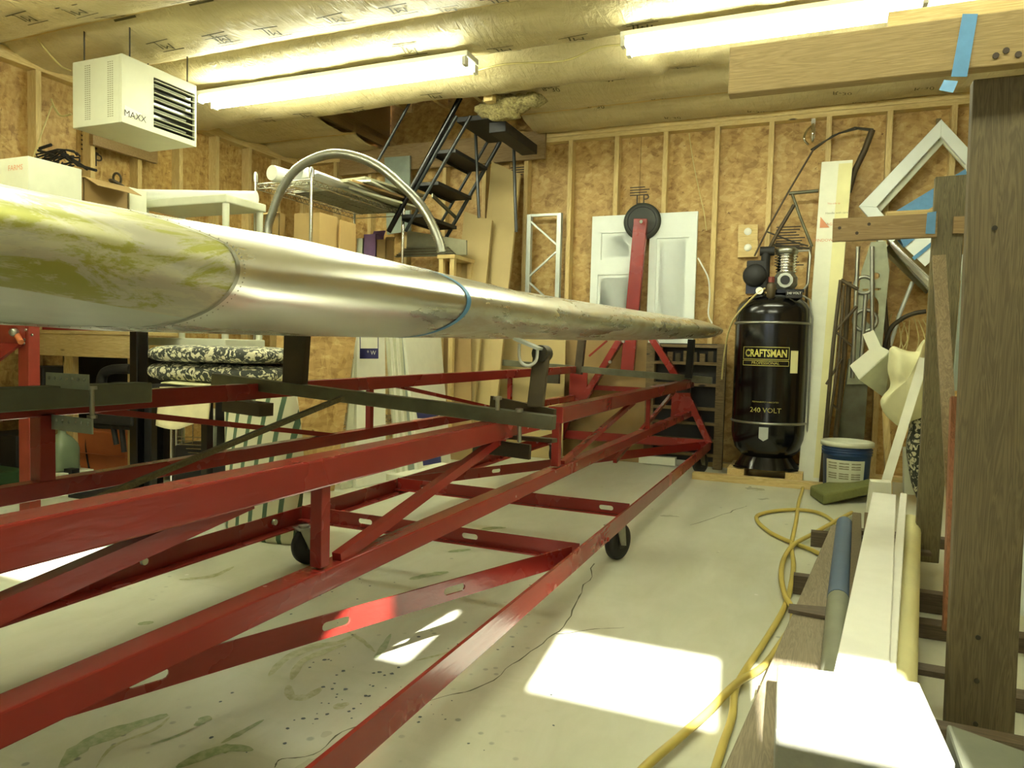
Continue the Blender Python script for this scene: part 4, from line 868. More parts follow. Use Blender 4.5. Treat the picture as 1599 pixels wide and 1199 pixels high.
# blue pail
p = V((.23, 5.40, 0)); r = root('paint_pail', p); tag(r, 'blue five gallon pail with cream label and white rim by the carton', 'pail')
k = .158 
MB().lathe(p, [(.001, .005), (k * .86, .005), (k * .88, .02), (k * .95, .27), (k, .275), (k * .96, .285), (k * .97, .33)], 36).build('pail_body', MAT['bluepail'], r)
MB().lathe(p, [(k * 1.0, .33), (k * 1.06, .332), (k * 1.06, .36), (k * 1.0, .365), (k * .95, .345), (.001, .345)], 36).build('pail_lid', MAT['offwhite'], r)
for z in (.295, .312): MB().torus(p + V((0, 0, z)), k * .985, .005, n=36).build('pail_ridge', MAT['bluepail'], r)
m = MB(); n = 12
for i in range(n):
    a0 = -2.55 + 1.75 * i / n; a1 = -2.55 + 1.75 * (i + 1) / n; f_ = lambda a_, z: p + V((math.cos(a_), math.sin(a_), 0)) * (k * (.88 + .07 * z / .27) + .003) + V((0, 0, z)); m.add([f_(a0, .07), f_(a1, .07), f_(a1, .245), f_(a0, .245)], [(0, 1, 2, 3)])
m.build('pail_label', MAT['offwhite'], r)
m = MB()
for i, z in enumerate((.22, .20, .185, .15, .135, .12)):
    for j in range(3): a0 = -2.4 + .5 * j; f_ = lambda a_, zz_: p + V((math.cos(a_), math.sin(a_), 0)) * (k * (.88 + .07 * zz_ / .27) + .005) + V((0, 0, zz_)); m.add([f_(a0, z), f_(a0 + .2, z), f_(a0 + .4, z), f_(a0 + .4, z + .008), f_(a0 + .2, z + .008), f_(a0, z + .008)], [(0, 1, 2, 3, 4, 5)])
m.build('label_print', MAT['greypaper'], r)
# green foam block lying on the floor
b_ = [P(1264, 774, Z=.002), P(1285, 789, Z=.002), P(1368, 770, Z=.06), P(1345, 756, Z=.06)]
MBg = MB().hexa([q for q in b_] + [q + V((0, .02, .065)) for q in b_]); tag(MBg.build('foam_kneeler', MAT['green'], None, .012), 'olive green foam slab lying tilted on the floor before the blue pail', 'foam')
# ================================================================== LUMBER RACK, RIGHT FOREGROUND
r = root('rack_post', (.39, 2.08, 0)); tag(r, 'wide brown treated timber post standing nearest the camera at right', 'post')
x0t, x1t, x0b, x1b = .325, .465, .325, .465
a, b = P(1520, 124, Y=2.05), P(1478, 1100, Y=2.05)
MB().hexa([(b.x, 2.05, 0), (b.x + .145, 2.05, 0), (b.x + .145, 2.09, 0), (b.x, 2.09, 0), (a.x, 2.05, a.z), (a.x + .145, 2.05, a.z), (a.x + .145, 2.09, a.z), (a.x, 2.09, a.z)]).build('post', MAT['treated'], r, .003)
for px, py in ((1527, 995), (1525, 1063), (1523, 1130), (1553, 356)): q = P(px, py, Y=2.05); MB().cyl(q, q + V((0, -.003, 0)), .006, n=10).build('screw_head', MAT['darksteel'], r)
r = root('rack_beam', (.4, 2.0, 1.6)); tag(r, 'thick timber beam across the top of the nearest post, blue tape over it', 'beam')
a, b = P(1137, 146, Y=1.98), P(1137, 74, Y=1.98); z0, z1 = a.z, b.z
MB().mm((a.x, 1.975, z0 - .005), (1.6, 2.015, z1 - .002)).build('beam', MAT['beam_x'], r, .003)
q = P(1385, 40, Y=2.02); MB().mm((q.x, 1.985, z1), (1.6, 2.03, z1 + .035)).build('upper_board', MAT['stud_x'], r)
t0 = P(1503, 22, Y=1.972); t1 = P(1527, 22, Y=1.972); t2 = P(1510, 120, Y=1.972); t3 = P(1485, 120, Y=1.972)
MB().prism([t3, t2, t1, t0], (0, -.0015, 0)).build('blue_tape', MAT['bluetape'], r); MB().prism([P(1466, 141, Y=1.96), P(1488, 145, Y=1.96), P(1496, 127, Y=1.972), P(1474, 125, Y=1.972)], (0, -.0015, 0)).build('tape_flap', MAT['bluetape'], r)
for px, py in ((1555, 87), (1590, 85), (1571, 79)): q = P(px, py, Y=1.974); MB().cyl(q, q + V((0, -.002, 0)), .007, n=10).build('knot', MAT['ink'], r)
r = root('rack_post', (.5, 3.6, 0)); tag(r, 'second brown rack post with a short board nailed across it, further back', 'post')
MB().hexa([P(1428, 876, Y=3.6), P(1466, 880, Y=3.6), P(1466, 880, Y=3.6) + V((0, .04, 0)), P(1428, 876, Y=3.6) + V((0, .04, 0)), P(1461, 276, Y=3.6), P(1512, 272, Y=3.6), P(1512, 272, Y=3.6) + V((0, .04, 0)), P(1461, 276, Y=3.6) + V((0, .04, 0))]).build('post', MAT['treated2'], r, .003)
q0, q1 = P(1300, 360, Y=3.56), P(1463, 352, Y=3.56); MB().beam(q0, q1, .035, .10).build('cross_arm', MAT['tan_x'], r, .002)
q0, q1 = P(1384, 340, Y=3.66), P(1505, 334, Y=3.66); MB().beam(q0, q1, .035, .05).build('cross_arm', MAT['stud_x'], r, .002)
MB().box(P(1500, 352, Y=3.6), (.06, .05, .07)).build('spacer', MAT['tan_x'], r)
for px, py in ((1311, 356), (1357, 350), (1338, 364)): q = P(px, py, Y=3.542); MB().cyl(q, q + V((0, -.003, 0)), .007, n=10).build('screw_head', MAT['ink'], r)
MB().prism([P(a_, b_, Y=3.538) for a_, b_ in ((1445, 365), (1460, 365), (1462, 330), (1448, 332))], (0, -.0015, 0)).build('blue_tape', MAT['bluetape'], r)
tag(MB().beam(P(1502, 990, Y=2.75), P(1466, 400, Y=3.3), .045, .02, up=(0, 1, 0)).build('leaning_lath', MAT['lath']), 'narrow pale wooden lath leaning in front of the second rack post', 'lath')
tag(MB().beam(P(1482, 985, Y=2.6), P(1494, 620, Y=2.75), .035, .035, up=(0, 1, 0)).build('orange_lath', MAT['orange_lath']), 'orange brown stick standing just left of the nearest post', 'lath')
tag(MB().prism([P(a_, b_, Y=3.2) for a_, b_ in ((1488, 610), (1500, 610), (1525, 345), (1510, 345))], (0, .03, 0)).build('greenish_strip', MAT['greyblue']), 'pale grey green strip between the two rack posts', 'strip')
# cross sleepers on the floor
for k, (y0, x0, x1, lab) in enumerate(((2.72, .10, 1.9, 'dark floor timber crossing nearest under the rack'), (4.05, .2, 1.9, 'dark floor timber crossing furthest back under the rack'), (2.25, .52, 1.9, 'grey floor timber right of the nearest post'))):
    tag(MB().mm((x0, y0, .001), (x1, y0 + .07, .05 if k < 2 else .04)).build('floor_timber', MAT['treated_x'], None, .002), lab, 'timber')
# stacked long pieces running away on the floor
def longp(name, label, pf, pn, wd, h, z, mat, cat='board', rnd=False, ext=.0):
    """pf, pn: px of the centre of far and near ends; top at z"""
    a = P(*pf, Z=z); b = P(*pn, Z=z); b = b + (b - a) * ext
    if rnd: m = MB().tube([a - V((0, 0, wd / 2)), b - V((0, 0, wd / 2))], wd / 2, 16)
    else: m = MB().beam(a - V((0, 0, h / 2)), b - V((0, 0, h / 2)), wd, h)
    return tag(m.build(name, mat, None, 0 if rnd else .003), label, cat)
a1 = [P(1130, 1199, Z=.11), P(1300, 1199, Z=.11), P(1335, 812, Z=.11), P(1298, 820, Z=.11)]
d_ = (a1[0] - a1[3]); e_ = (a1[1] - a1[2])
m = MB().hexa([a1[0] + d_ * .5 - V((0, 0, .035)), a1[1] + e_ * .5 - V((0, 0, .035)), a1[2] - V((0, 0, .035)), a1[3] - V((0, 0, .035)), a1[0] + d_ * .5, a1[1] + e_ * .5, a1[2], a1[3]])
tag(m.build('wide_plank', MAT['old_y'], None, .003), 'widest weathered grey brown plank on the floor beside the yellow hose', 'plank')
tag(MB().prism([P(1232, 948, Z=.112), P(1292, 953, Z=.112), P(1291, 968, Z=.112), P(1231, 957, Z=.112)], (0, 0, .012)).build('wood_wedge', MAT['treated_x']), 'thin dark wood wedge lying across the widest weathered plank', 'wedge')
for k, y in enumerate((1.9, 3.0, 3.8)): tag(MB().mm((-.1 + .06 * k, y, .001), (.5, y + .05, .074)).build('bearer', MAT['treated_x']), ('nearest', 'middle', 'furthest')[k] + ' short bearer under the stack of long boards', 'timber')
longp('blue_pipe', 'blue grey rounded plastic pipe, far half of the piece between planks', (1319, 806), (1310, 920), .07, .05, .165, MAT['blue_cloth'], 'pipe', True)
longp('grey_pipe', 'dull grey rounded pipe continuing toward the camera from the blue one', (1310, 921), (1303, 1060), .07, .05, .165, MAT['greypipe'], 'pipe', True, .1)
longp('dark_board', 'narrow old brown board between the blue pipe and white board', (1338, 800), (1335, 1050), .04, .05, .16, MAT['treated'], 'board', ext=.1)
longp('dark_board', 'short brown board end showing beside the white board', (1355, 800), (1352, 1000), .03, .05, .15, MAT['crate'], 'board')
longp('white_board', 'broad bright white trim board lying on top of the stack', (1381, 770), (1344, 1060), .105, .025, .26, MAT['white'], 'board', ext=.04)
longp('white_strip', 'slim white strip right of the broad white board', (1411, 770), (1386, 1060), .03, .03, .25, MAT['white'], 'board', ext=.04)
longp('long_tube', 'long cream cardboard tube at the right of the stack', (1423, 803), (1400, 1060), .085, .07, .21, MAT['cream'], 'tube', True, ext=.04)
for q in (2.1, 3.4): tag(MB().mm((.18, q, .115), (.48, q + .05, .13)).build('packing_strip', MAT['treated_x']), 'thin packing strip between stacked boards' + (', nearer one' if q < 3 else ', further one'), 'strip')
r = root('white_slanting_board', P(1375, 770, Y=4.6)); tag(r, 'long white board leaning from the floor up to the right behind the rack', 'board')
MB().prism([P(1352, 814, Y=4.35), P(1392, 816, Y=4.35), P(1392, 754, Y=4.35), P(1360, 752, Y=4.35)], (0, .1, 0)).build('foam_foot', MAT['foam'], r)
MB().beam(P(1378, 770, Y=4.6), P(1443, 560, Y=4.75), .03, .05, up=(1, 0, .3)).build('board', MAT['foam'], r)
# box and cloth in the lower right corner
r = root('grey_foam_box', (.06, 1.3, 0)); tag(r, 'pale grey foam box in the lower right corner, top half in sunlight', 'box')
zt_ = .30; q = [P(1211, 1137, Z=zt_), P(1493, 1190, Z=zt_), P(1436, 1064, Z=zt_), P(1214, 1036, Z=zt_)]
MB().hexa([V((p.x, p.y, .115)) for p in q] + q).build('box_body', MAT['concreteblock'], r, .006)
q = [P(1530, 1280, Z=.26), P(1760, 1290, Z=.26), P(1640, 1185, Z=.26), P(1478, 1128, Z=.26)]
m = MB().hexa([V((p.x, p.y, .0)) for p in q] + q); tag(m.build('cloth_covered_box', MAT['tarp'], None, .006), 'dark grey green covered box at the foot of the nearest post', 'box')
q0 = [P(1578, 380, Y=2.6), P(1572, 560, Y=2.6), P(1576, 760, Y=2.6), P(1583, 880, Y=2.6), P(1590, 960, Y=2.6)]
cv = catmull(q0, 5); m = MB(); vs = []
for p in cv: vs += [p, p + V((.12, .02, -.01)), p + V((.3, .1, -.02))]
m.add(vs, [(3 * i + k, 3 * i + k + 1, 3 * i + k + 4, 3 * i + k + 3) for i in range(len(cv) - 1) for k in range(2)], True); o = m.build('plastic_sheeting', MAT['white']); s_ = o.modifiers.new('s', 'SOLIDIFY'); s_.thickness = .006
tag(o, 'white curved plastic sheet at the right edge behind the nearest post', 'sheet')
tag(MB().prism([P(1583, 780, Y=3.4), P(1599, 775, Y=3.4), P(1615, 850, Y=3.4), P(1592, 845, Y=3.4)], (0, .2, 0)).build('cardboard_flap', MAT['cardboard']), 'small tan cardboard corner at the right edge beyond the post', 'box')
# yellow hose
m = MB()
def fl2(L, z=.012): return catmull([P(a, b, Z=z) for a, b in L], 7)
m.tube(fl2([(1256, 742), (1254, 760), (1247, 785), (1243, 815), (1236, 850), (1239, 880), (1235, 915), (1224, 950), (1195, 1000), (1163, 1048), (1148, 1078), (1143, 1120), (1128, 1165), (1112, 1215), (1080, 1300)]), .0105, 8)
m.tube(fl2([(1318, 835), (1302, 815), (1280, 801), (1250, 796), (1215, 797), (1186, 803), (1182, 812), (1198, 828), (1220, 840), (1245, 850), (1275, 862), (1300, 880)], .014), .0105, 8)
m.tube(fl2([(1330, 800), (1302, 815), (1270, 833), (1240, 850), (1224, 872), (1220, 900), (1226, 930), (1237, 950), (1236, 975), (1215, 1010), (1190, 1042), (1150, 1067), (1105, 1112), (1060, 1152), (1000, 1205), (930, 1290)], .026), .0105, 8)
tag(m.build('air_hose', MAT['yellow']), 'yellow rubber hose snaking along the floor beside the plank stack', 'hose')
# ================================================================== LEFT SIDE, ABOVE THE WING
# unit heater
ya, yb, xr_ = 3.15, 3.72, -3.90
c1 = P(190, 83, Y=ya); c2 = P(190, 190, Y=ya); c3 = P(113, 96, Y=ya); c4 = P(307, 132, X=c1.x)
hx0, hx1, hz0, hz1, yb = c3.x, c1.x, c2.z, c1.z, c4.y
h = root('unit_heater', ((hx0 + hx1) / 2, (ya + yb) / 2, hz0)); tag(h, 'cream coloured box heater with louvred outlet hung in the upper left corner', 'heater')
MB().mm((hx0, ya, hz0), (hx1 - .02, yb, hz1)).build('casing', MAT['heater'], h, .004)
ly0, ly1 = P(240, 150, X=hx1).y, P(304, 150, X=hx1).y; lz0, lz1 = hz0 + .035, hz1 - .06
m = MB().plate([(0, 0), (yb - ya, 0), (yb - ya, hz1 - hz0), (0, hz1 - hz0)], [[(ly0 - ya, lz0 - hz0), (ly1 - ya, lz0 - hz0), (ly1 - ya, lz1 - hz0), (ly0 - ya, lz1 - hz0)]], (hx1 - .019, ya, hz0), (0, 1, 0), (0, 0, 1), .019); m.build('front_panel', MAT['heater'], h)
MB().mm((hx1 - .0195, ly0, lz0), (hx1 - .0185, ly1, lz1)).build('outlet_back', MAT['dark'], h)  # flat dark sheet stands in for the shade between the louvers
for k in range(8):
    z = lz0 + (lz1 - lz0) * (k + .5) / 8; MB().box((hx1 - .002, (ly0 + ly1) / 2, z), (.03, ly1 - ly0, .003), Matrix.Rotation(.12, 3, 'Y')).build('louver', MAT['heater'], h)
for k in range(4):
    z = lz0 + (lz1 - lz0) * (k + .5) / 4; MB().cyl((hx1 - .0186, ly0 + .01, z), (hx1 - .0186, ly1 - .06, z), .007, n=10).build('heat_tube', MAT['exch'], h)
for cx in (.26, .72):
    m = MB(); xx = hx0 + (hx1 - hx0) * cx
    for i in range(3):
        for k in range(26): z = hz0 + .04 + (hz1 - hz0 - .08) * k / 25; m.mm((xx + i * .018, ya - .0015, z), (xx + i * .018 + .011, ya - .0005, z + .005))
    tag(m.build('vent_slots', MAT['greypaper'], h), kind='stuff')
q = P(211, 182, X=hx1 + .001); MB().text('MAXX', q + V((.001, 0, 0)), (0, 1, 0), (0, 0, 1), .055).build('lettering', MAT['ink'], h)
q = P(203, 172, X=hx1 + .001); MB().prism([P(195, 164, X=hx1), P(222, 178, X=hx1), P(205, 181, X=hx1), P(194, 182, X=hx1)], (.001, 0, 0)).build('white_emblem', MAT['white'], h)
for yy, xx in ((ya + .08, hx1 - .03), (yb - .05, hx1 - .03)): MB().cyl((xx, yy, hz1), (xx, yy, 2.88), .005, n=6).build('hanger_rod', MAT['darksteel'], h)
for yy in (ya + .05, yb - .05): MB().cyl((hx0 + .04, yy, hz1), (hx0 + .04, yy, 2.88), .005, n=6).build('hanger_rod', MAT['darksteel'], h)
MB().mm((hx0 - .02, ya + .03, hz0 + .02), (hx0, ya + .4, hz1 - .02)).build('side_box', MAT['greypaper'], h)
tag(MB().tube(catmull([P(58, 60, X=-4.7), P(75, 82, X=-4.7), P(95, 103, X=-4.65), P(111, 111, X=-4.62)], 5), .006, 6).build('heater_cable', MAT['wire']), 'pale cable from the ceiling to the back of the heater', 'cable')
tag(MB().tube(catmull([P(81, 165, X=-4.95), P(68, 200, X=-4.93), P(50, 250, X=-4.7), P(44, 262, X=-4.6), P(40, 290, X=-4.5)], 5), .005, 6).build('pull_string', MAT['wire']), 'thin pale string slanting down the left wall below the heater', 'string')
tag(MB().tube(catmull([P(111, 178, X=-4.62), P(96, 181, X=-4.7), P(86, 170, X=-4.8), P(80, 155, X=-4.9)], 5), .007, 6).build('gas_line', MAT['wire']), 'short bent pale tube behind the lower left of the heater', 'cable')
# long wall shelf hidden behind the wing, carrying the cartons
ws = root('wall_shelf', (-4.6, 2.9, 1.60)); tag(ws, 'wooden wall shelf behind the wing carrying the cartons at far left', 'shelf')
MB().mm((-5.0, 1.4, 1.575), (-3.95, 3.45, 1.60)).build('shelf_board', MAT['stud_y'], ws)
for y in (1.5, 2.5, 3.35): MB().beam((-5.0, y, 1.1), (-4.1, y, 1.57), .04, .04).build('bracket', MAT['stud_y'], ws)
def carton(name, label, x0, x1, y0, y1, z0, z1, mat, flaps=(), bev=.003, cat='box', rz=0, grp=None):
    r = root(name, ((x0 + x1) / 2, (y0 + y1) / 2, z0)); tag(r, label, cat, grp)
    if not flaps: MB().mm((x0, y0, z0), (x1, y1, z1)).build('carton_body', mat, r, bev); 
    else:
        m = MB(); t_ = .004
        m.mm((x0, y0, z0), (x1, y1, z0 + t_)); m.mm((x0, y0, z0), (x1, y0 + t_, z1)); m.mm((x0, y1 - t_, z0), (x1, y1, z1)); m.mm((x0, y0, z0), (x0 + t_, y1, z1)); m.mm((x1 - t_, y0, z0), (x1, y1, z1)); m.build('carton_body', mat, r)
        for f_ in flaps:
            L = .5 * min(x1 - x0, y1 - y0); a_ = .5
            if f_ == 'f': q = [V((x0, y0, z1)), V((x1, y0, z1)), V((x1, y0 - L * .9, z1 - L * .45)), V((x0, y0 - L * .9, z1 - L * .45))]
            if f_ == 'b': q = [V((x0, y1, z1)), V((x1, y1, z1)), V((x1, y1 + L * .5, z1 + L * .8)), V((x0, y1 + L * .5, z1 + L * .8))]
            if f_ == 'r': q = [V((x1, y0, z1)), V((x1, y1, z1)), V((x1 + L * .8, y1, z1 - L * .4)), V((x1 + L * .8, y0, z1 - L * .4))]
            if f_ == 'l': q = [V((x0, y0, z1)), V((x0, y1, z1)), V((x0 - L * .6, y1, z1 + L * .5)), V((x0 - L * .6, y0, z1 + L * .5))]
            MB().prism(q, (0, 0, .004)).build('flap', mat, r)
    return r
a = P(44, 243, Y=2.55); r = carton('white_carton', 'plain white carton at the left edge above the wing', a.x - .42, a.x, 2.55, 2.85, 1.602, a.z, MAT['offwhite'])
MB().text('FARMS', P(24, 262, Y=2.548), (1, 0, 0), (0, 0, 1), .04).build('faint_print', MAT['redink'], r)
a = P(80, 268, Y=3.0); b = P(158, 290, Y=3.0)
carton('open_carton', 'open brown cardboard box with flaps under the tangle of dark wire', P(78, 280, Y=3.05).x, P(138, 280, Y=3.05).x, 3.02, 3.32, 1.602, P(110, 278, Y=3.02).z, MAT['cardboard2'], ('f', 'r', 'l'))
m = MB(); 
for k in range(9):
    c = P(90 + random.uniform(-12, 14), 248 + random.uniform(-8, 8), Y=3.2); m.tube([c + V((math.cos(t_) * random.uniform(.06, .11) * (1.6), random.uniform(-.02, .02), math.sin(t_) * random.uniform(.03, .06))) for t_ in [i * .7 for i in range(9)]], .006, 5)
for L in ([(60, 235), (78, 240), (95, 248)], [(95, 238), (115, 250), (136, 264)], [(62, 232), (80, 226)], [(100, 240), (122, 258), (150, 266)]): m.tube([P(a_, b_, Y=3.2) for a_, b_ in L], .010, 6)
tag(m.build('wire_tangle', MAT['blackmat']), 'dark tangle of wire and cord on top of the open box', 'wire')
a = P(155, 292, Y=3.1); b = P(194, 325, Y=3.1); r = carton('white_carton', 'small white carton with black print left of the paper roll', P(157, 300, Y=3.36).x, P(200, 300, Y=3.36).x, 3.37, 3.50, 1.602, P(180, 293, Y=3.36).z, MAT['offwhite'])
MB().text('MADE IN', P(172, 306, Y=3.368), (1, 0, 0), (0, 0, 1), .03).build('print', MAT['ink'], r)
tag(MB().torus(P(183, 279, Y=3.43), .035, .008, (0, 1, .2), 16, 6).torus(P(184, 288, Y=3.43), .05, .010, (.3, .4, 1), 16, 6).build('cord_coil', MAT['brownsteel']), 'small coil of brown cord on the small white carton', 'cord')
# plastic shelving unit
r = root('plastic_shelf_unit', (-3.85, 3.8, 0)); tag(r, 'cream plastic shelving unit with round posts, white roll lying on top', 'shelf')
sx0, sx1, sy0, sy1 = -4.30, P(353, 303, Y=3.6).x, 3.6, 3.97; zt = P(353, 302, Y=3.6).z
for z in (zt, 1.35, .95, .45, .10): MB().mm((sx0, sy0, z - .055), (sx1, sy1, z)).build('shelf_tray', MAT['offwhite'], r, .008)
for x in (sx0 + .04, sx1 - .03):
    for y in (sy0 + .03, sy1 - .03): MB().cyl((x, y, 0), (x, y, zt - .02), .022, n=14).build('round_post', MAT['offwhite'], r)
a = P(209, 287, Y=3.62); b = P(402, 322, Y=3.95); a.z = max(a.z, zt + .05); 
ob = MB().tube([V((P(214, 290, Y=3.66).x, 3.66, zt + .048)), V((P(400, 318, Y=3.92).x, 3.92, zt + .04))], .044, 20).build('white_roll', MAT['white']); tag(ob, 'long rolled white paper lying on top of the plastic shelving', 'roll')
# chrome wire rack
r = root('wire_shelf_rack', (-3.42, 4.6, 0)); tag(r, 'chrome wire shelving rack piled with paper rolls and flattened sheets', 'rack')
wx0, wx1, wy0, wy1 = -3.66, -3.18, 4.02, 5.2; zt = 2.04
for x in (wx0, wx1):
    for y in (wy0, wy1):
        MB().cyl((x, y, 0), (x, y, zt + .08), .0125, n=12).build('rack_post', MAT['chrome'], r)
        MB().cyl((x, y, zt + .01), (x, y, zt + .07), .019, n=12).build('post_collar', MAT['chrome'], r)
for z in (zt, 1.20, .35):
    m = MB(); 
    for zz in (z, z - .035):
        for a_, b_ in (((wx0, wy0), (wx1, wy0)), ((wx1, wy0), (wx1, wy1)), ((wx1, wy1), (wx0, wy1)), ((wx0, wy1), (wx0, wy0))): m.tube([(*a_, zz), (*b_, zz)], .004, 6)
    for a_, b_, n_ in (((wx0, wy0), (wx1, wy0), 8), ((wx1, wy0), (wx1, wy1), 20), ((wx0, wy0), (wx0, wy1), 20)):
        A_ = V((*a_, z)); B_ = V((*b_, z)); m.tube([A_.lerp(B_, k / (2 * n_)) - V((0, 0, .035 * (k % 2))) for k in range(2 * n_ + 1)], .0025, 5)
    m.build('wire_edge', MAT['chrome'], r)
    m = MB()
    for k in range(24): y = wy0 + (wy1 - wy0) * (k + .5) / 24; m.tube([(wx0, y, z), (wx1, y, z)], .0022, 5)
    for k in range(3): x = wx0 + (wx1 - wx0) * (k + .5) / 3; m.tube([(x, wy0, z - .006), (x, wy1, z - .006)], .003, 5)
    tag(m.build('wire_deck', MAT['chrome'], r), kind='stuff')
# things on the rack
tag(MB().tube([(-3.50, 4.0, zt + .062), (-3.42, 4.75, zt + .062)], .052, 20).build('paper_roll', MAT['white']), 'loose white paper roll nearest the left post of the wire rack', 'roll')
m = MB(); a_ = V((-3.3, 4.12, zt + .06)); 
m.grid(lambda u, v: V((-3.33 + .055 * math.cos(-1.2 + u * 7.2) * (1 + .1 * u) + (0 if u < .9 else (u - .9) * 1.2), 4.05 + v * .75, zt + .064 + .055 * math.sin(-1.2 + u * 7.2))), 30, 2)
o = m.build('paper_roll', MAT['white']); s_ = o.modifiers.new('s', 'SOLIDIFY'); s_.thickness = .003; tag(o, 'open white paper roll with its round end facing the camera on the wire rack', 'roll')
for k, (x0, y0, x1, y1, mt, rz) in enumerate(((-3.62, 4.35, -3.2, 5.3, 'greypaper', .06), (-3.60, 4.45, -3.12, 5.35, 'offwhite', -.1), (-3.58, 4.3, -3.16, 5.25, 'greypaper', .12), (-3.60, 4.42, -3.10, 5.4, 'cardboard2', -.05), (-3.55, 4.5, -3.12, 5.38, 'offwhite', .15), (-3.5, 4.55, -3.05, 5.3, 'greypaper', -.12))):
    z = zt + .008 + k * .022; tag(MB().box(((x0 + x1) / 2, (y0 + y1) / 2, z + .009), (x1 - x0, y1 - y0, .016), Matrix.Rotation(rz, 3, 'Z') @ Matrix.Rotation(.015, 3, 'X')).build('flat_sheet', MAT[mt]),
        ('lowest', 'second', 'third', 'fourth', 'fifth', 'topmost')[k] + ' ' + {'greypaper': 'grey', 'offwhite': 'pale', 'cardboard2': 'brown'}[mt] + ' flattened sheet in the pile on the wire rack', 'sheet', 'flattened sheets on the wire rack')
# cartons on the second shelf of the wire rack
z2 = 1.21
def cbox(px0, pxc, px1, pyt, xf, name, label, mat, flaps=()):
    """px0..pxc is the camera side, pxc..px1 the right side running back"""
    y0 = P(pxc, 350, X=xf).y; x0 = P(px0, 350, Y=y0).x; y1 = P(px1, 350, X=xf).y; zt_ = P(pxc, pyt, X=xf).z
    return carton(name, label, x0, xf, y0, y1, z2, zt_, mat, flaps)
cbox(407, 436, 446, 332, -3.52, 'carton', 'narrow brown carton left of the metal duct on the wire rack', MAT['cardboard'], ('f',))
cbox(459, 499, 528, 331, -3.20, 'carton', 'large plain brown carton behind the middle post of the wire rack', MAT['cardboard'])
cbox(529, 532, 556, 343, -3.16, 'carton', 'taped brown carton right of the large one', MAT['cardboard'])
def wshelf(x0, x1, y0, y1, z, label):
    r = root('timber_shelf', ((x0 + x1) / 2, (y0 + y1) / 2, 0)); tag(r, label, 'shelf'); MB().mm((x0, y0, z - .03), (x1, y1, z)).build('shelf_board', MAT['stud_x'], r)
    for x in (x0 + .03, x1 - .03):
        for y in (y0 + .03, y1 - .03): MB().mm((x - .02, y - .02, 0), (x + .02, y + .02, z - .031)).build('leg', MAT['stud'], r)
    return r
ys = 5.32; zs = P(680, 398, Y=ys).z
wshelf(-2.92, P(712, 400, Y=5.34).x, ys, 5.7, zs, 'pale timber stand behind the wing under the ladder')
for px0, px1, pyt, mt, nm, lab in ((557, 566, 372, 'offwhite', 'small_carton', 'small white carton left of the purple one'), (568, 587, 366, 'purple', 'purple_carton', 'purple carton standing on end beyond the wire rack'), (588, 603, 374, 'cardboard2', 'small_carton', 'dark brown open carton right of the purple one')):
    y = 5.24 if px0 < 590 else 5.4
    x0 = P(px0, 380, Y=y).x; x1 = P(px1, 380, Y=y).x; carton(nm, lab, x0, x1, y, y + .12, (1.40 if px0 < 999 else zs), P(px0, pyt, Y=y).z, MAT[mt], ('b',) if px0 > 560 else ())
wshelf(-3.75 + .62, -2.96 + .0, 5.22, 5.31, 1.397, 'narrow timber ledge under the purple carton') if False else None
tag(MB().mm((-3.58, 5.22, 1.36), (-2.95, 5.6, 1.398)).mm((-3.56, 5.25, 0), (-3.52, 5.29, 1.36)).mm((-3.02, 5.25, 0), (-2.98, 5.29, 1.36)).mm((-3.56, 5.55, 0), (-3.52, 5.59, 1.36)).mm((-3.02, 5.55, 0), (-2.98, 5.59, 1.36)).build('small_stand', MAT['stud_x']), 'small timber stand behind the wing under the purple carton', 'stand')
tag(MB().prism([P(636, 360, Y=5.5), P(728, 375, Y=5.5), P(728, 398, Y=5.5), P(634, 394, Y=5.5)], (0, .02, 0)).build('grey_board', MAT['greypaper']), 'grey board standing on the timber stand under the ladder', 'board')
for k in range(7): 
    a = P(618 + k * 3, 392 - k * 1.6, Y=5.40 - .005 * k); b = P(712 - k * 2, 396 - k * 1.6, Y=5.42); a.z = b.z = zs + .008 + k * .011
    tag(MB().beam(a, b, .045, .009).build('metal_strip', MAT['brownsteel' if k % 2 else 'graysteel']), ('lowest', 'second lowest', 'third lowest', 'middle', 'third highest', 'second highest', 'topmost')[k] + ' thin dark strip in the flat pile on the stand under the ladder', 'strip', 'metal strips piled under the ladder')
tag(MB().prism([P(600, 246, Y=6.02), P(640, 243, Y=6.02), P(640, 360, Y=6.02), P(604, 366, Y=6.02)], (0, .02, 0)).build('pale_board', MAT['greyblue']), 'pale grey green panel against the back wall left of the ladder', 'panel')
# flexible duct
pts = catmull([P(a_, b_, Y=3.90) for a_, b_ in ((440, 470), (428, 410), (418, 362), (426, 330), (440, 295), (462, 265), (492, 247), (524, 240), (560, 246), (594, 262), (630, 292), (655, 318), (672, 345), (686, 378), (690, 397))], 8)
r = root('flexible_duct', pts[0]); tag(r, 'ribbed silver flexible duct arching over the wire rack', 'duct')
rr = []; p2 = []
L_ = sum((pts[i + 1] - pts[i]).length for i in range(len(pts) - 1)); n = int(L_ / .0075); acc = 0; i = 0; seg = 0
dist = [0]
for i in range(len(pts) - 1): dist.append(dist[-1] + (pts[i + 1] - pts[i]).length)
j = 0
for k in range(n):
    d = L_ * k / n
    while j < len(dist) - 2 and dist[j + 1] < d: j += 1
    p2.append(pts[j].lerp(pts[j + 1], (d - dist[j]) / max(1e-6, dist[j + 1] - dist[j]))); rr.append(.031 if k % 2 else .024)
MB().tube(p2, .03, 12, rr=rr, cap=False).build('duct_hose', MAT['steel'], r)
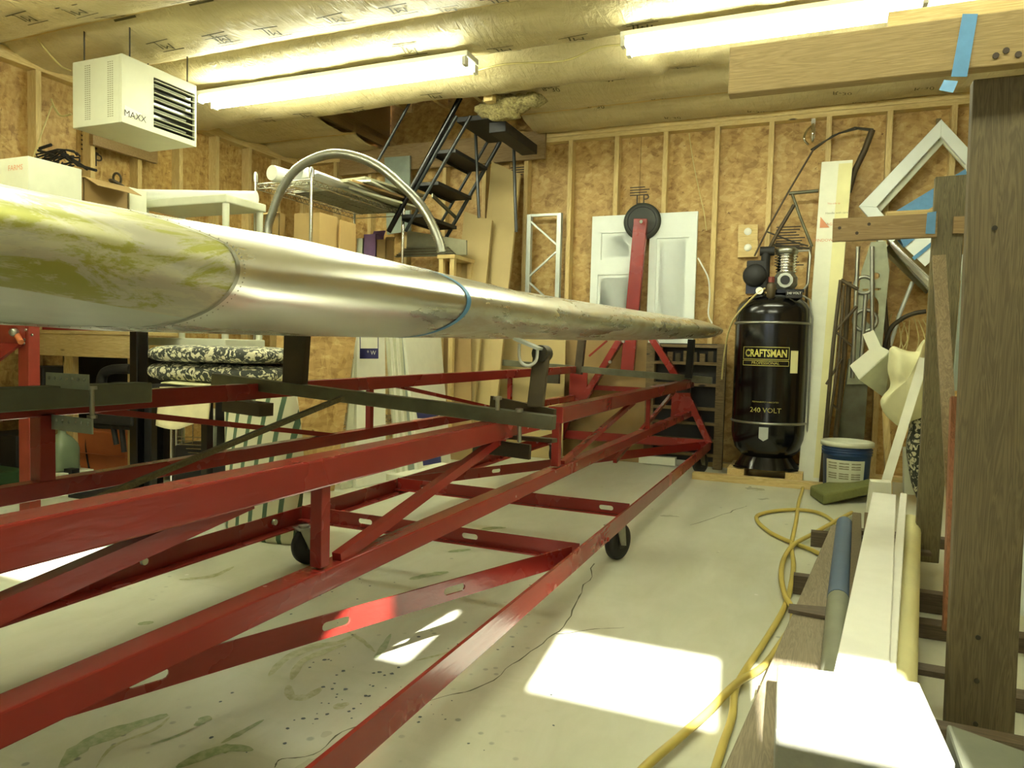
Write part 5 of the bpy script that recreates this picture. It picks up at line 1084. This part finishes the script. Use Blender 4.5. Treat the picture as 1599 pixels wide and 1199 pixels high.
# rolling stair ladder
lad = root('stair_ladder', P(690, 330, Y=5.4)); tag(lad, 'black tubular metal stair ladder climbing to the ceiling opening', 'ladder')
def lt(a_, b_, y, rd, nm='stringer_tube', ext=0):
    p, q = P(*a_, Y=y), P(*b_, Y=y); q = q + (q - p) * ext; return MB().tube([p, q], rd, 10).build(nm, MAT['black'] if rd > .02 else MAT['blackpipe'], lad)
for a_, b_, y, rd in (((719, 152), (610, 356), 5.08, .022), ((713, 181), (648, 297), 5.1, .016), ((735, 181), (636, 356), 5.1, .014), ((781, 221), (696, 372), 5.7, .017), ((765, 215), (690, 345), 5.7, .013)): lt(a_, b_, y, rd, ext=.03)
lt((742, 194), (748, 340), 5.45, .013, 'support_pole'); lt((802, 222), (806, 362), 5.75, .014, 'support_pole'); lt((640, 160), (590, 252), 5.0, .012, 'handrail')
for (x0, y0), (x1, y1) in (((678, 235), (757, 262)), ((652, 285), (732, 306)), ((628, 335), (706, 352))):
    a = P(x0, y0, Y=5.1); b = P(x0 + 22, y0 - 1, Y=5.1); c = P(x1, y1, Y=5.7); w_ = max(.16, abs(b.x - a.x)); z = a.z
    MB().mm((a.x, 5.1, z - .03), (a.x + .19, 5.7, z)).build('tread', MAT['blackmat'], lad, .004)
    MB().mm((a.x - .004, 5.1, z - .05), (a.x, 5.7, z + .002)).build('tread_lip', MAT['blackmat'], lad)
a = P(713, 183, Y=5.1); MB().mm((a.x, 5.1, a.z - .04), (a.x + .30, 5.7, a.z)).build('top_step', MAT['blackmat'], lad, .004)
a = P(762, 190, Y=5.1); MB().mm((a.x, 5.12, a.z - .08), (a.x + .14, 5.8, a.z)).build('top_platform', MAT['blackmat'], lad, .006)
q = P(744, 192, Y=5.40); MB().cyl(q, q + V((.0, -.02, 0)), .012, n=8).build('bolt', MAT['steel'], lad)
MB().beam(P(675, 305, Y=5.12), P(712, 340, Y=5.7), .012, .03).build('cross_brace', MAT['graysteel'], lad)
# ================================================================== LEFT SIDE, BELOW THE WING
r = root('red_stand', (-3.8, 2.5, 0)); tag(r, 'matt red steel stand with gusset and hitch bolt at the left edge', 'stand')
YR = 2.52
p = P(46, 640, Y=YR); MB().mm((p.x - .042, YR - .03, 0), (p.x + .042, YR + .03, P(46, 492, Y=YR).z)).build('post', MAT['red_flat'], r, .003)
a, b, c, d = P(40, 490, Y=YR - .035), P(-60, 484, Y=YR - .035), P(-60, 580, Y=YR - .035), P(38, 538, Y=YR - .035); MB().prism([a, b, c, d], (0, .01, 0)).build('top_plate', MAT['red_flat'], r)
a, b, c, d = P(38, 536, Y=YR - .04), P(-40, 534, Y=YR - .04), P(-40, 595, Y=YR - .04), P(4, 562, Y=YR - .04); MB().prism([a, b, c, d], (0, -.02, 0)).build('gusset', MAT['red'], r)
q = P(24, 519, Y=YR - .045); MB().lathe(q, [(.001, .03), (.016, .03), (.022, .02), (.022, 0)], 10, ax=(.4, -1, 0)).build('hitch_bolt', MAT['steel'], r); MB().cyl(q + V((.01, 0, -.01)), q + V((.075, -.02, -.05)), .014, n=10).build('bolt_shank', MAT['orange'], r)
for px, py in ((41, 515), (51, 523), (39, 530), (38, 536)): q = P(px, py, Y=YR - .035); MB().cyl(q, q + V((0, -.006, 0)), .007, n=8).build('rivet', MAT['steel'], r)
# workbench
r = root('work_bench', (-4.6, 3.3, 0)); tag(r, 'pine workbench with thick apron behind the red stand', 'bench')
by = 3.22; e = P(204, 530, Y=by); zt = P(130, 516, Y=by).z; zb = P(130, 557, Y=by).z
MB().mm((-5.0, by, zb), (e.x, by + .05, zt - .025)).build('apron', MAT['stud_x'], r, .003); MB().mm((-5.0, by - .01, zt - .024), (e.x, by + .36, zt)).build('bench_top', MAT['stud_x'], r, .003)
MB().mm((-5.0, by - .2, .42), (P(72, 660, Y=by).x, by + .3, .46)).build('lower_shelf', MAT['stud_x'], r)
for x in (-4.95, e.x - .1, -4.6): MB().mm((x, by + .06, 0), (x + .09, by + .1, zb)).build('leg', MAT['stud'], r); 
MB().mm((-5.0, by + .34, .02), (e.x, by + .36, zb)).build('back_panel', MAT['blackmat'], r)
tag(MB().mm((-4.84, 3.16, .465), (-4.63, 3.44, .74)).build('black_machine_case', MAT['blackmat'], None, .01), 'black machine case on the lower bench shelf', 'case')
tag(MB().mm((-5.0, 3.0, .03), (-4.65, 3.24, .30)).build('dark_crate', MAT['blackmat'], None, .01), 'black crate on the floor beneath the workbench', 'crate')
tag(MB().mm((P(-10, 715, Y=2.98).x, 2.7, .005), (P(66, 715, Y=2.98).x, 2.9, .13)).build('green_case', MAT['darkgreen'], None, .01), 'low green case on the floor at the left edge under the bench', 'case')
a = P(62, 503, Y=3.2); b = P(160, 508, Y=3.2); r = root('tool_case', V((a.x, 3.3, zt))); tag(r, 'flat black case with red stripe on the workbench top', 'case')
MB().mm((a.x, 3.23, zt + .03), (b.x, 3.5, zt + .075)).build('case_lid', MAT['blackmat'], r); MB().mm((a.x - .02, 3.23, zt + .001), (b.x + .01, 3.5, zt + .029)).build('case_base', MAT['redmark'], r)
tag(MB().tube(catmull([P(170, 515, Y=3.3), P(182, 509, Y=3.25), P(195, 514, Y=3.25), P(205, 510, Y=3.25)], 4), .012, 8).build('small_clamp', MAT['darksteel']), 'small dark clamp lying on the right end of the workbench', 'clamp')
# jug, bucket, dark post and machine
p = V((-4.55, 3.02, 0)); q = P(97, 722, Y=3.02); p.x = q.x
r = root('plastic_jug', V((p.x, p.y, .0))); tag(r, 'translucent grey green gallon jug with white label beside the terracotta bucket', 'jug')
k = .075; zb_ = .0
def sq_lathe(c, prof, mat, nm):
    m = MB(); n = 24; vs = []
    for rad, h_ in prof:
        for i in range(n):
            a_ = 2 * math.pi * i / n; e_ = (abs(math.cos(a_)) ** 4 + abs(math.sin(a_)) ** 4) ** -.25; e_ = 1 + (e_ - 1) * min(1, rad / .07); vs.append(V((c.x + rad * e_ * math.cos(a_), c.y + rad * e_ * math.sin(a_), c.z + h_)))
    m.add(vs, [(i * n + j, i * n + (j + 1) % n, (i + 1) * n + (j + 1) % n, (i + 1) * n + j) for i in range(len(prof) - 1) for j in range(n)], True); return m.build(nm, mat, r)
st = MB().mm((p.x - .12, 2.92, .001), (p.x + .12, 3.14, .115)); tag(st.build('low_box', MAT['greypaper'] if False else MAT['offwhite']), 'low pale box on the floor carrying the gallon jug', 'box')
p.z = .118; sq_lathe(p, [(.001, 0), (.075, .002), (.08, .02), (.08, .135), (.072, .165), (.05, .20), (.022, .225), (.02, .25), (.023, .252), (.023, .265), (.001, .267)], MAT['jug'], 'jug_body')
MB().prism([p + V((-.01, -.083, .035)), p + V((.05, -.083, .035)), p + V((.05, -.083, .085)), p + V((-.01, -.083, .085))], (0, .002, 0)).build('jug_label', MAT['white'], r)
bx = P(166, 735, Z=0); q0, q1 = P(125, 700, Y=3.35), P(206, 700, Y=3.35); R0 = (q1.x - q0.x) / 2; c = V(((q0.x + q1.x) / 2, 3.38 + .1, 0))
r = root('terracotta_bucket', c); tag(r, 'orange terracotta coloured square bin half hidden by black machine parts', 'bin')
zt2 = P(166, 673, Y=3.35).z; MB().hexa([c + V((-R0 * .88, -R0 * .6, 0)), c + V((R0 * .88, -R0 * .6, 0)), c + V((R0 * .88, R0 * .6, 0)), c + V((-R0 * .88, R0 * .6, 0)), c + V((-R0, -R0 * .7, zt2)), c + V((R0, -R0 * .7, zt2)), c + V((R0, R0 * .7, zt2)), c + V((-R0, R0 * .7, zt2))]).build('bin_body', MAT['orange'], r, .012)
MB().mm(c + V((-R0 * .98, -R0 * .72, zt2 * .52)), c + V((R0 * .98, -R0 * .66, zt2 * .535))).build('bin_ridge', MAT['orange'], r)
MB().tube(catmull([P(138, 672, Y=3.32), P(134, 690, Y=3.32), P(136, 715, Y=3.32), P(141, 740, Y=3.32)], 5), .006, 6).build('cord', MAT['blackmat'], r)
r = root('black_machine_post', P(216, 742, Z=0)); tag(r, 'black steel machine column with hanging levers left of the floral cushion', 'machine')
YB2 = 3.12
a = P(218, 640, Y=YB2); MB().mm((a.x - .04, YB2 - .04, 0), (a.x + .03, YB2 + .04, P(218, 512, Y=YB2).z)).build('column', MAT['black'], r, .01); MB().mm((a.x + .035, YB2, 0), (a.x + .08, YB2 + .05, .62)).build('second_column', MAT['blackmat'], r, .005)
MB().tube(catmull([P(158, 604, Y=YB2), P(161, 585, Y=YB2), P(175, 577, Y=YB2), P(205, 576, Y=YB2)], 5), .03, 12).build('handle_loop', MAT['blackmat'], r)
MB().mm((P(170, 600, Y=YB2).x, YB2, P(180, 612, Y=YB2).z), (a.x, YB2 + .08, P(180, 597, Y=YB2).z)).build('cross_arm', MAT['blackmat'], r, .01)
for px0, py0, px1, py1 in ((172, 640, 182, 694), (188, 650, 194, 706), (150, 665, 212, 668), (180, 650, 200, 640)): MB().tube([P(px0, py0, Y=YB2), P(px1, py1, Y=YB2)], .016, 8).build('lever', MAT['blackmat'], r)
MB().mm((a.x - .35, YB2 - .05, P(180, 662, Y=YB2).z), (a.x, YB2 + .1, P(180, 638, Y=YB2).z)).build('motor_body', MAT['blackmat'], r, .015)
MB().mm((a.x - .28, YB2 - .25, .0), (a.x + .1, YB2 + .1, .03)).build('base_plate', MAT['blackmat'], r); tag(MB().box(P(112, 738, Y=3.0) + V((0, 0, -.0)), (.07, .05, .05)).mm((P(108, 738, Y=3.0).x - .02, 2.96, .001), (P(130, 738, Y=3.0).x, 3.04, .06)).build('small_black_caster', MAT['blackmat']), 'small black bracket on the floor below the jug', 'bracket')
# table with cushions
tx0, tx1, ty0, ty1 = P(232, 600, Y=2.75).x, P(440, 600, Y=3.3).x, 2.75, 3.35; tz = .70
r = root('black_work_table', ((tx0 + tx1) / 2, 3.05, 0)); tag(r, 'dark work table carrying the folded floral cushion behind the cart', 'table')
MB().mm((tx0, ty0, tz - .03), (tx1, ty1, tz)).build('table_top', MAT['blackmat'], r)
for x in (tx0 + .03, tx1 - .03):
    for y in (ty0 + .03, ty1 - .03): MB().mm((x - .02, y - .02, 0), (x + .02, y + .02, tz - .03)).build('leg', MAT['black'], r)
MB().mm((tx0 + .05, ty1 - .05, .35), (tx1 - .02, ty1 - .03, tz - .04)).build('back_panel', MAT['blackmat'], r)
def pillow(x0, x1, y0, y1, z0, z1, mat, nm, label, cat='cushion', par=None, fold=False):
    def fn(u, v):
        a_ = u * 2 * math.pi; ph = v * math.pi; sx = math.copysign(abs(math.cos(a_)) ** .55, math.cos(a_)) * math.sin(ph) ** .35; sy = math.copysign(abs(math.sin(a_)) ** .55, math.sin(a_)) * math.sin(ph) ** .35; sz = -math.cos(ph)
        p = V(((x0 + x1) / 2 + sx * (x1 - x0) / 2, (y0 + y1) / 2 + sy * (y1 - y0) / 2, (z0 + z1) / 2 + math.copysign(abs(sz) ** .8, sz) * (z1 - z0) / 2)); return p + V((0, 0, 1)) * noise.noise(p * 7) * .008 + V((1, 0, 0)) * noise.noise(p * 5) * .012
    o = MB().grid(fn, 40, 16).build(nm, mat, par); return tag(o, label, cat) if label else o
a0, a1 = P(214, 590, Y=2.82).x, P(436, 560, Y=2.95).x
pillow(a0, a1 - .02, 2.78, 3.28, P(300, 599, Y=2.8).z, P(300, 567, Y=2.8).z, MAT['floral'], 'floral_cushion', 'lower layer of the folded black and cream floral cushion')
pillow(a0 + .03, a1 - .03, 2.76, 3.26, P(320, 568, Y=2.8).z, P(320, 540, Y=2.8).z, MAT['floral'], 'floral_cushion', 'upper layer of the folded black and cream floral cushion')
pillow(P(225, 600, Y=2.75).x, P(447, 590, Y=2.95).x, 2.74, 3.3, tz, P(300, 600, Y=2.8).z + .012, MAT['woolcloth'], 'cream_pad', 'flat cream pad lying under the floral cushion', 'pad')
# rag hanging over the table edge
m = MB(); y_ = 2.70; m.grid(lambda u, v: P(252 + 80 * u - 6 * v, 604 + 60 * v + 6 * math.sin(u * 5) * v, Y=y_ - .02 * math.sin(u * 9) * v), 16, 10); o = m.build('stained_rag', MAT['rag']); s_ = o.modifiers.new('s', 'SOLIDIFY'); s_.thickness = .01; tag(o, 'stained cream rag hanging in front of the dark table under the rail', 'rag')
# clutter under the table
q = P(331, 680, Y=2.9); r = root('grey_mask_tool', q); tag(r, 'pale grey plastic tool head with dark holes hanging under the table', 'tool')
MB().plate([(-.03, -.06), (-.02, -.07), (.02, -.07), (.03, -.06), (.035, .05), (-.035, .05)], [circ(-.012, .015, .007), circ(.012, .015, .008)], q, (1, 0, 0), (0, 0, 1), .02).build('head', MAT['greyblue'], r)
tag(MB().mm((P(268, 700, Y=2.95).x, 2.95, .001), (P(358, 700, Y=2.95).x, 3.28, .36)).build('black_motor', MAT['blackmat'], None, .03), 'bulky black machine body under the work table', 'machine')
tag(MB().mm((P(365, 620, Y=2.96).x - .14, 2.96, .365), (P(365, 620, Y=2.96).x, 3.06, .665)).build('black_cover', MAT['blackmat'], None, .02), 'black cover standing on the machine under the work table', 'cover')
r = root('wire_bin_rack', P(280, 760, Y=3.0)); tag(r, 'small chrome wire rack under the dark table beside the orange bin', 'rack')
for px in (268, 276): a = P(px, 720, Y=2.98); MB().cyl((a.x, 2.98, 0), (a.x, 2.98, .5), .010, n=10).build('wire_post', MAT['chrome'], r)
m = MB(); a0_ = P(276, 700, Y=2.98).x
for k in range(5): z = P(300, 684 + k * 6, Y=2.98).z; m.tube([(a0_, 2.98, z), (a0_ + .25, 2.92, z + .02)], .003, 5)
for k in range(3): m.tube([(a0_ + .06 + .08 * k, 2.96, .36), (a0_ + .06 + .08 * k, 2.96, .5)], .003, 5)
m.build('wire_grid', MAT['chrome'], r)
# striped cushion
y_ = 2.70
def fn(u, v):
    p = P(366 + 97 * u + 10 * math.sin(v * 3) * (1 if u > .5 else .3), 606 + 240 * v, Y=y_); p.y += -.05 * math.sin(u * math.pi) ** .5 * math.sin(min(1, max(0, v)) * math.pi) ** .3; p.z = max(p.z, .012); return p
m = MB().grid(fn, 16, 16); o = m.build('striped_cushion', MAT['stripe']); s_ = o.modifiers.new('s', 'SOLIDIFY'); s_.thickness = .05; s_.offset = -1; tag(o, 'cream chair cushion with green stripes standing on edge beside the strand board', 'cushion')
# strand board panel and white foam boards
def leaner(name, label, bl, br, tl_, tr_, mat, th=.02, cat='board', yt=None):
    b0, b1 = P(*bl, Z=.003), P(*br, Z=.003); t0, t1 = P(*tl_, Y=(yt or b0.y) + .10), P(*tr_, Y=(yt or b1.y) + .10)
    n_ = (b1 - b0).cross(t0 - b0).normalized(); n_ = n_ if n_.y > 0 else -n_
    o = MB().prism([b0, b1, t1, t0], n_ * th).build(name, mat); tag(o, label, cat); return o, (b0, b1, t1, t0)
leaner('strand_board_panel', 'leaning panel of strand board seen under the middle of the wing', (428, 772), (522, 766), (432, 500), (559, 505), MAT['osb'], .012)
fb1, _ = leaner('foam_board', 'white foam board with a blue label nearest the strand board', (556, 762), (603, 752), (558, 500), (601, 500), MAT['foam'], .03)
leaner('foam_board_shaded_side', 'foam board side between strand board and white board, shade put into its colour', (532, 764), (553, 760), (552, 560), (556, 560), MAT['foamedge'], .01)  # darker foam tone carries the shade on this side
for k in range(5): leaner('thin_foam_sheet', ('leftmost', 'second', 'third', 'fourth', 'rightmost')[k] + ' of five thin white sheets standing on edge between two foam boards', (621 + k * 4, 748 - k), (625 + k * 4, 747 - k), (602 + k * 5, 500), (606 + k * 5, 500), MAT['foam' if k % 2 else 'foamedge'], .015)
fb2, _ = leaner('foam_board', 'wide white foam board with blue printed labels beside the tan sheets', (648, 742), (699, 722), (624, 500), (681, 500), MAT['foam'], .03)
leaner('foam_board_shaded_side', 'thick side of the wide foam board, coloured darker to stand for shade', (640, 744), (648, 742), (617, 500), (626, 500), MAT['greyblue'], .02)  # grey-blue in place of white paints this side as shaded
def lab(pts, y, mat, nm='label'): return MB().prism([P(a_, b_, Y=y) for a_, b_ in pts], (0, -.002, 0))
for L, y in ((((562, 544), (591, 544), (591, 560), (562, 560)), 3.98), (((650, 641), (684, 645), (686, 654), (652, 653)), 4.45), (((659, 708), (688, 704), (689, 722), (661, 727)), 4.35)):
    lab(L, y, None).build('blue_label', MAT['navy'], fb1 if y == 3.98 else fb2)
for L in (((562, 522), (563, 522), (563, 544), (562, 544)), ((590, 522), (591, 522), (591, 544), (590, 544))): lab(L, 3.98, None).build('label_border', MAT['navy'], fb1)
MB().text('* W', P(580, 551, Y=3.97), (1, 0, 0), (0, 0, 1), .04).build('label_print', MAT['white'], fb1)
tag(MB().mm((-2.9, 4.25, .001), (-2.30, 4.9, .045)).build('foam_slab', MAT['foam']), 'white foam slab flat on the floor under the leaning boards', 'foam')
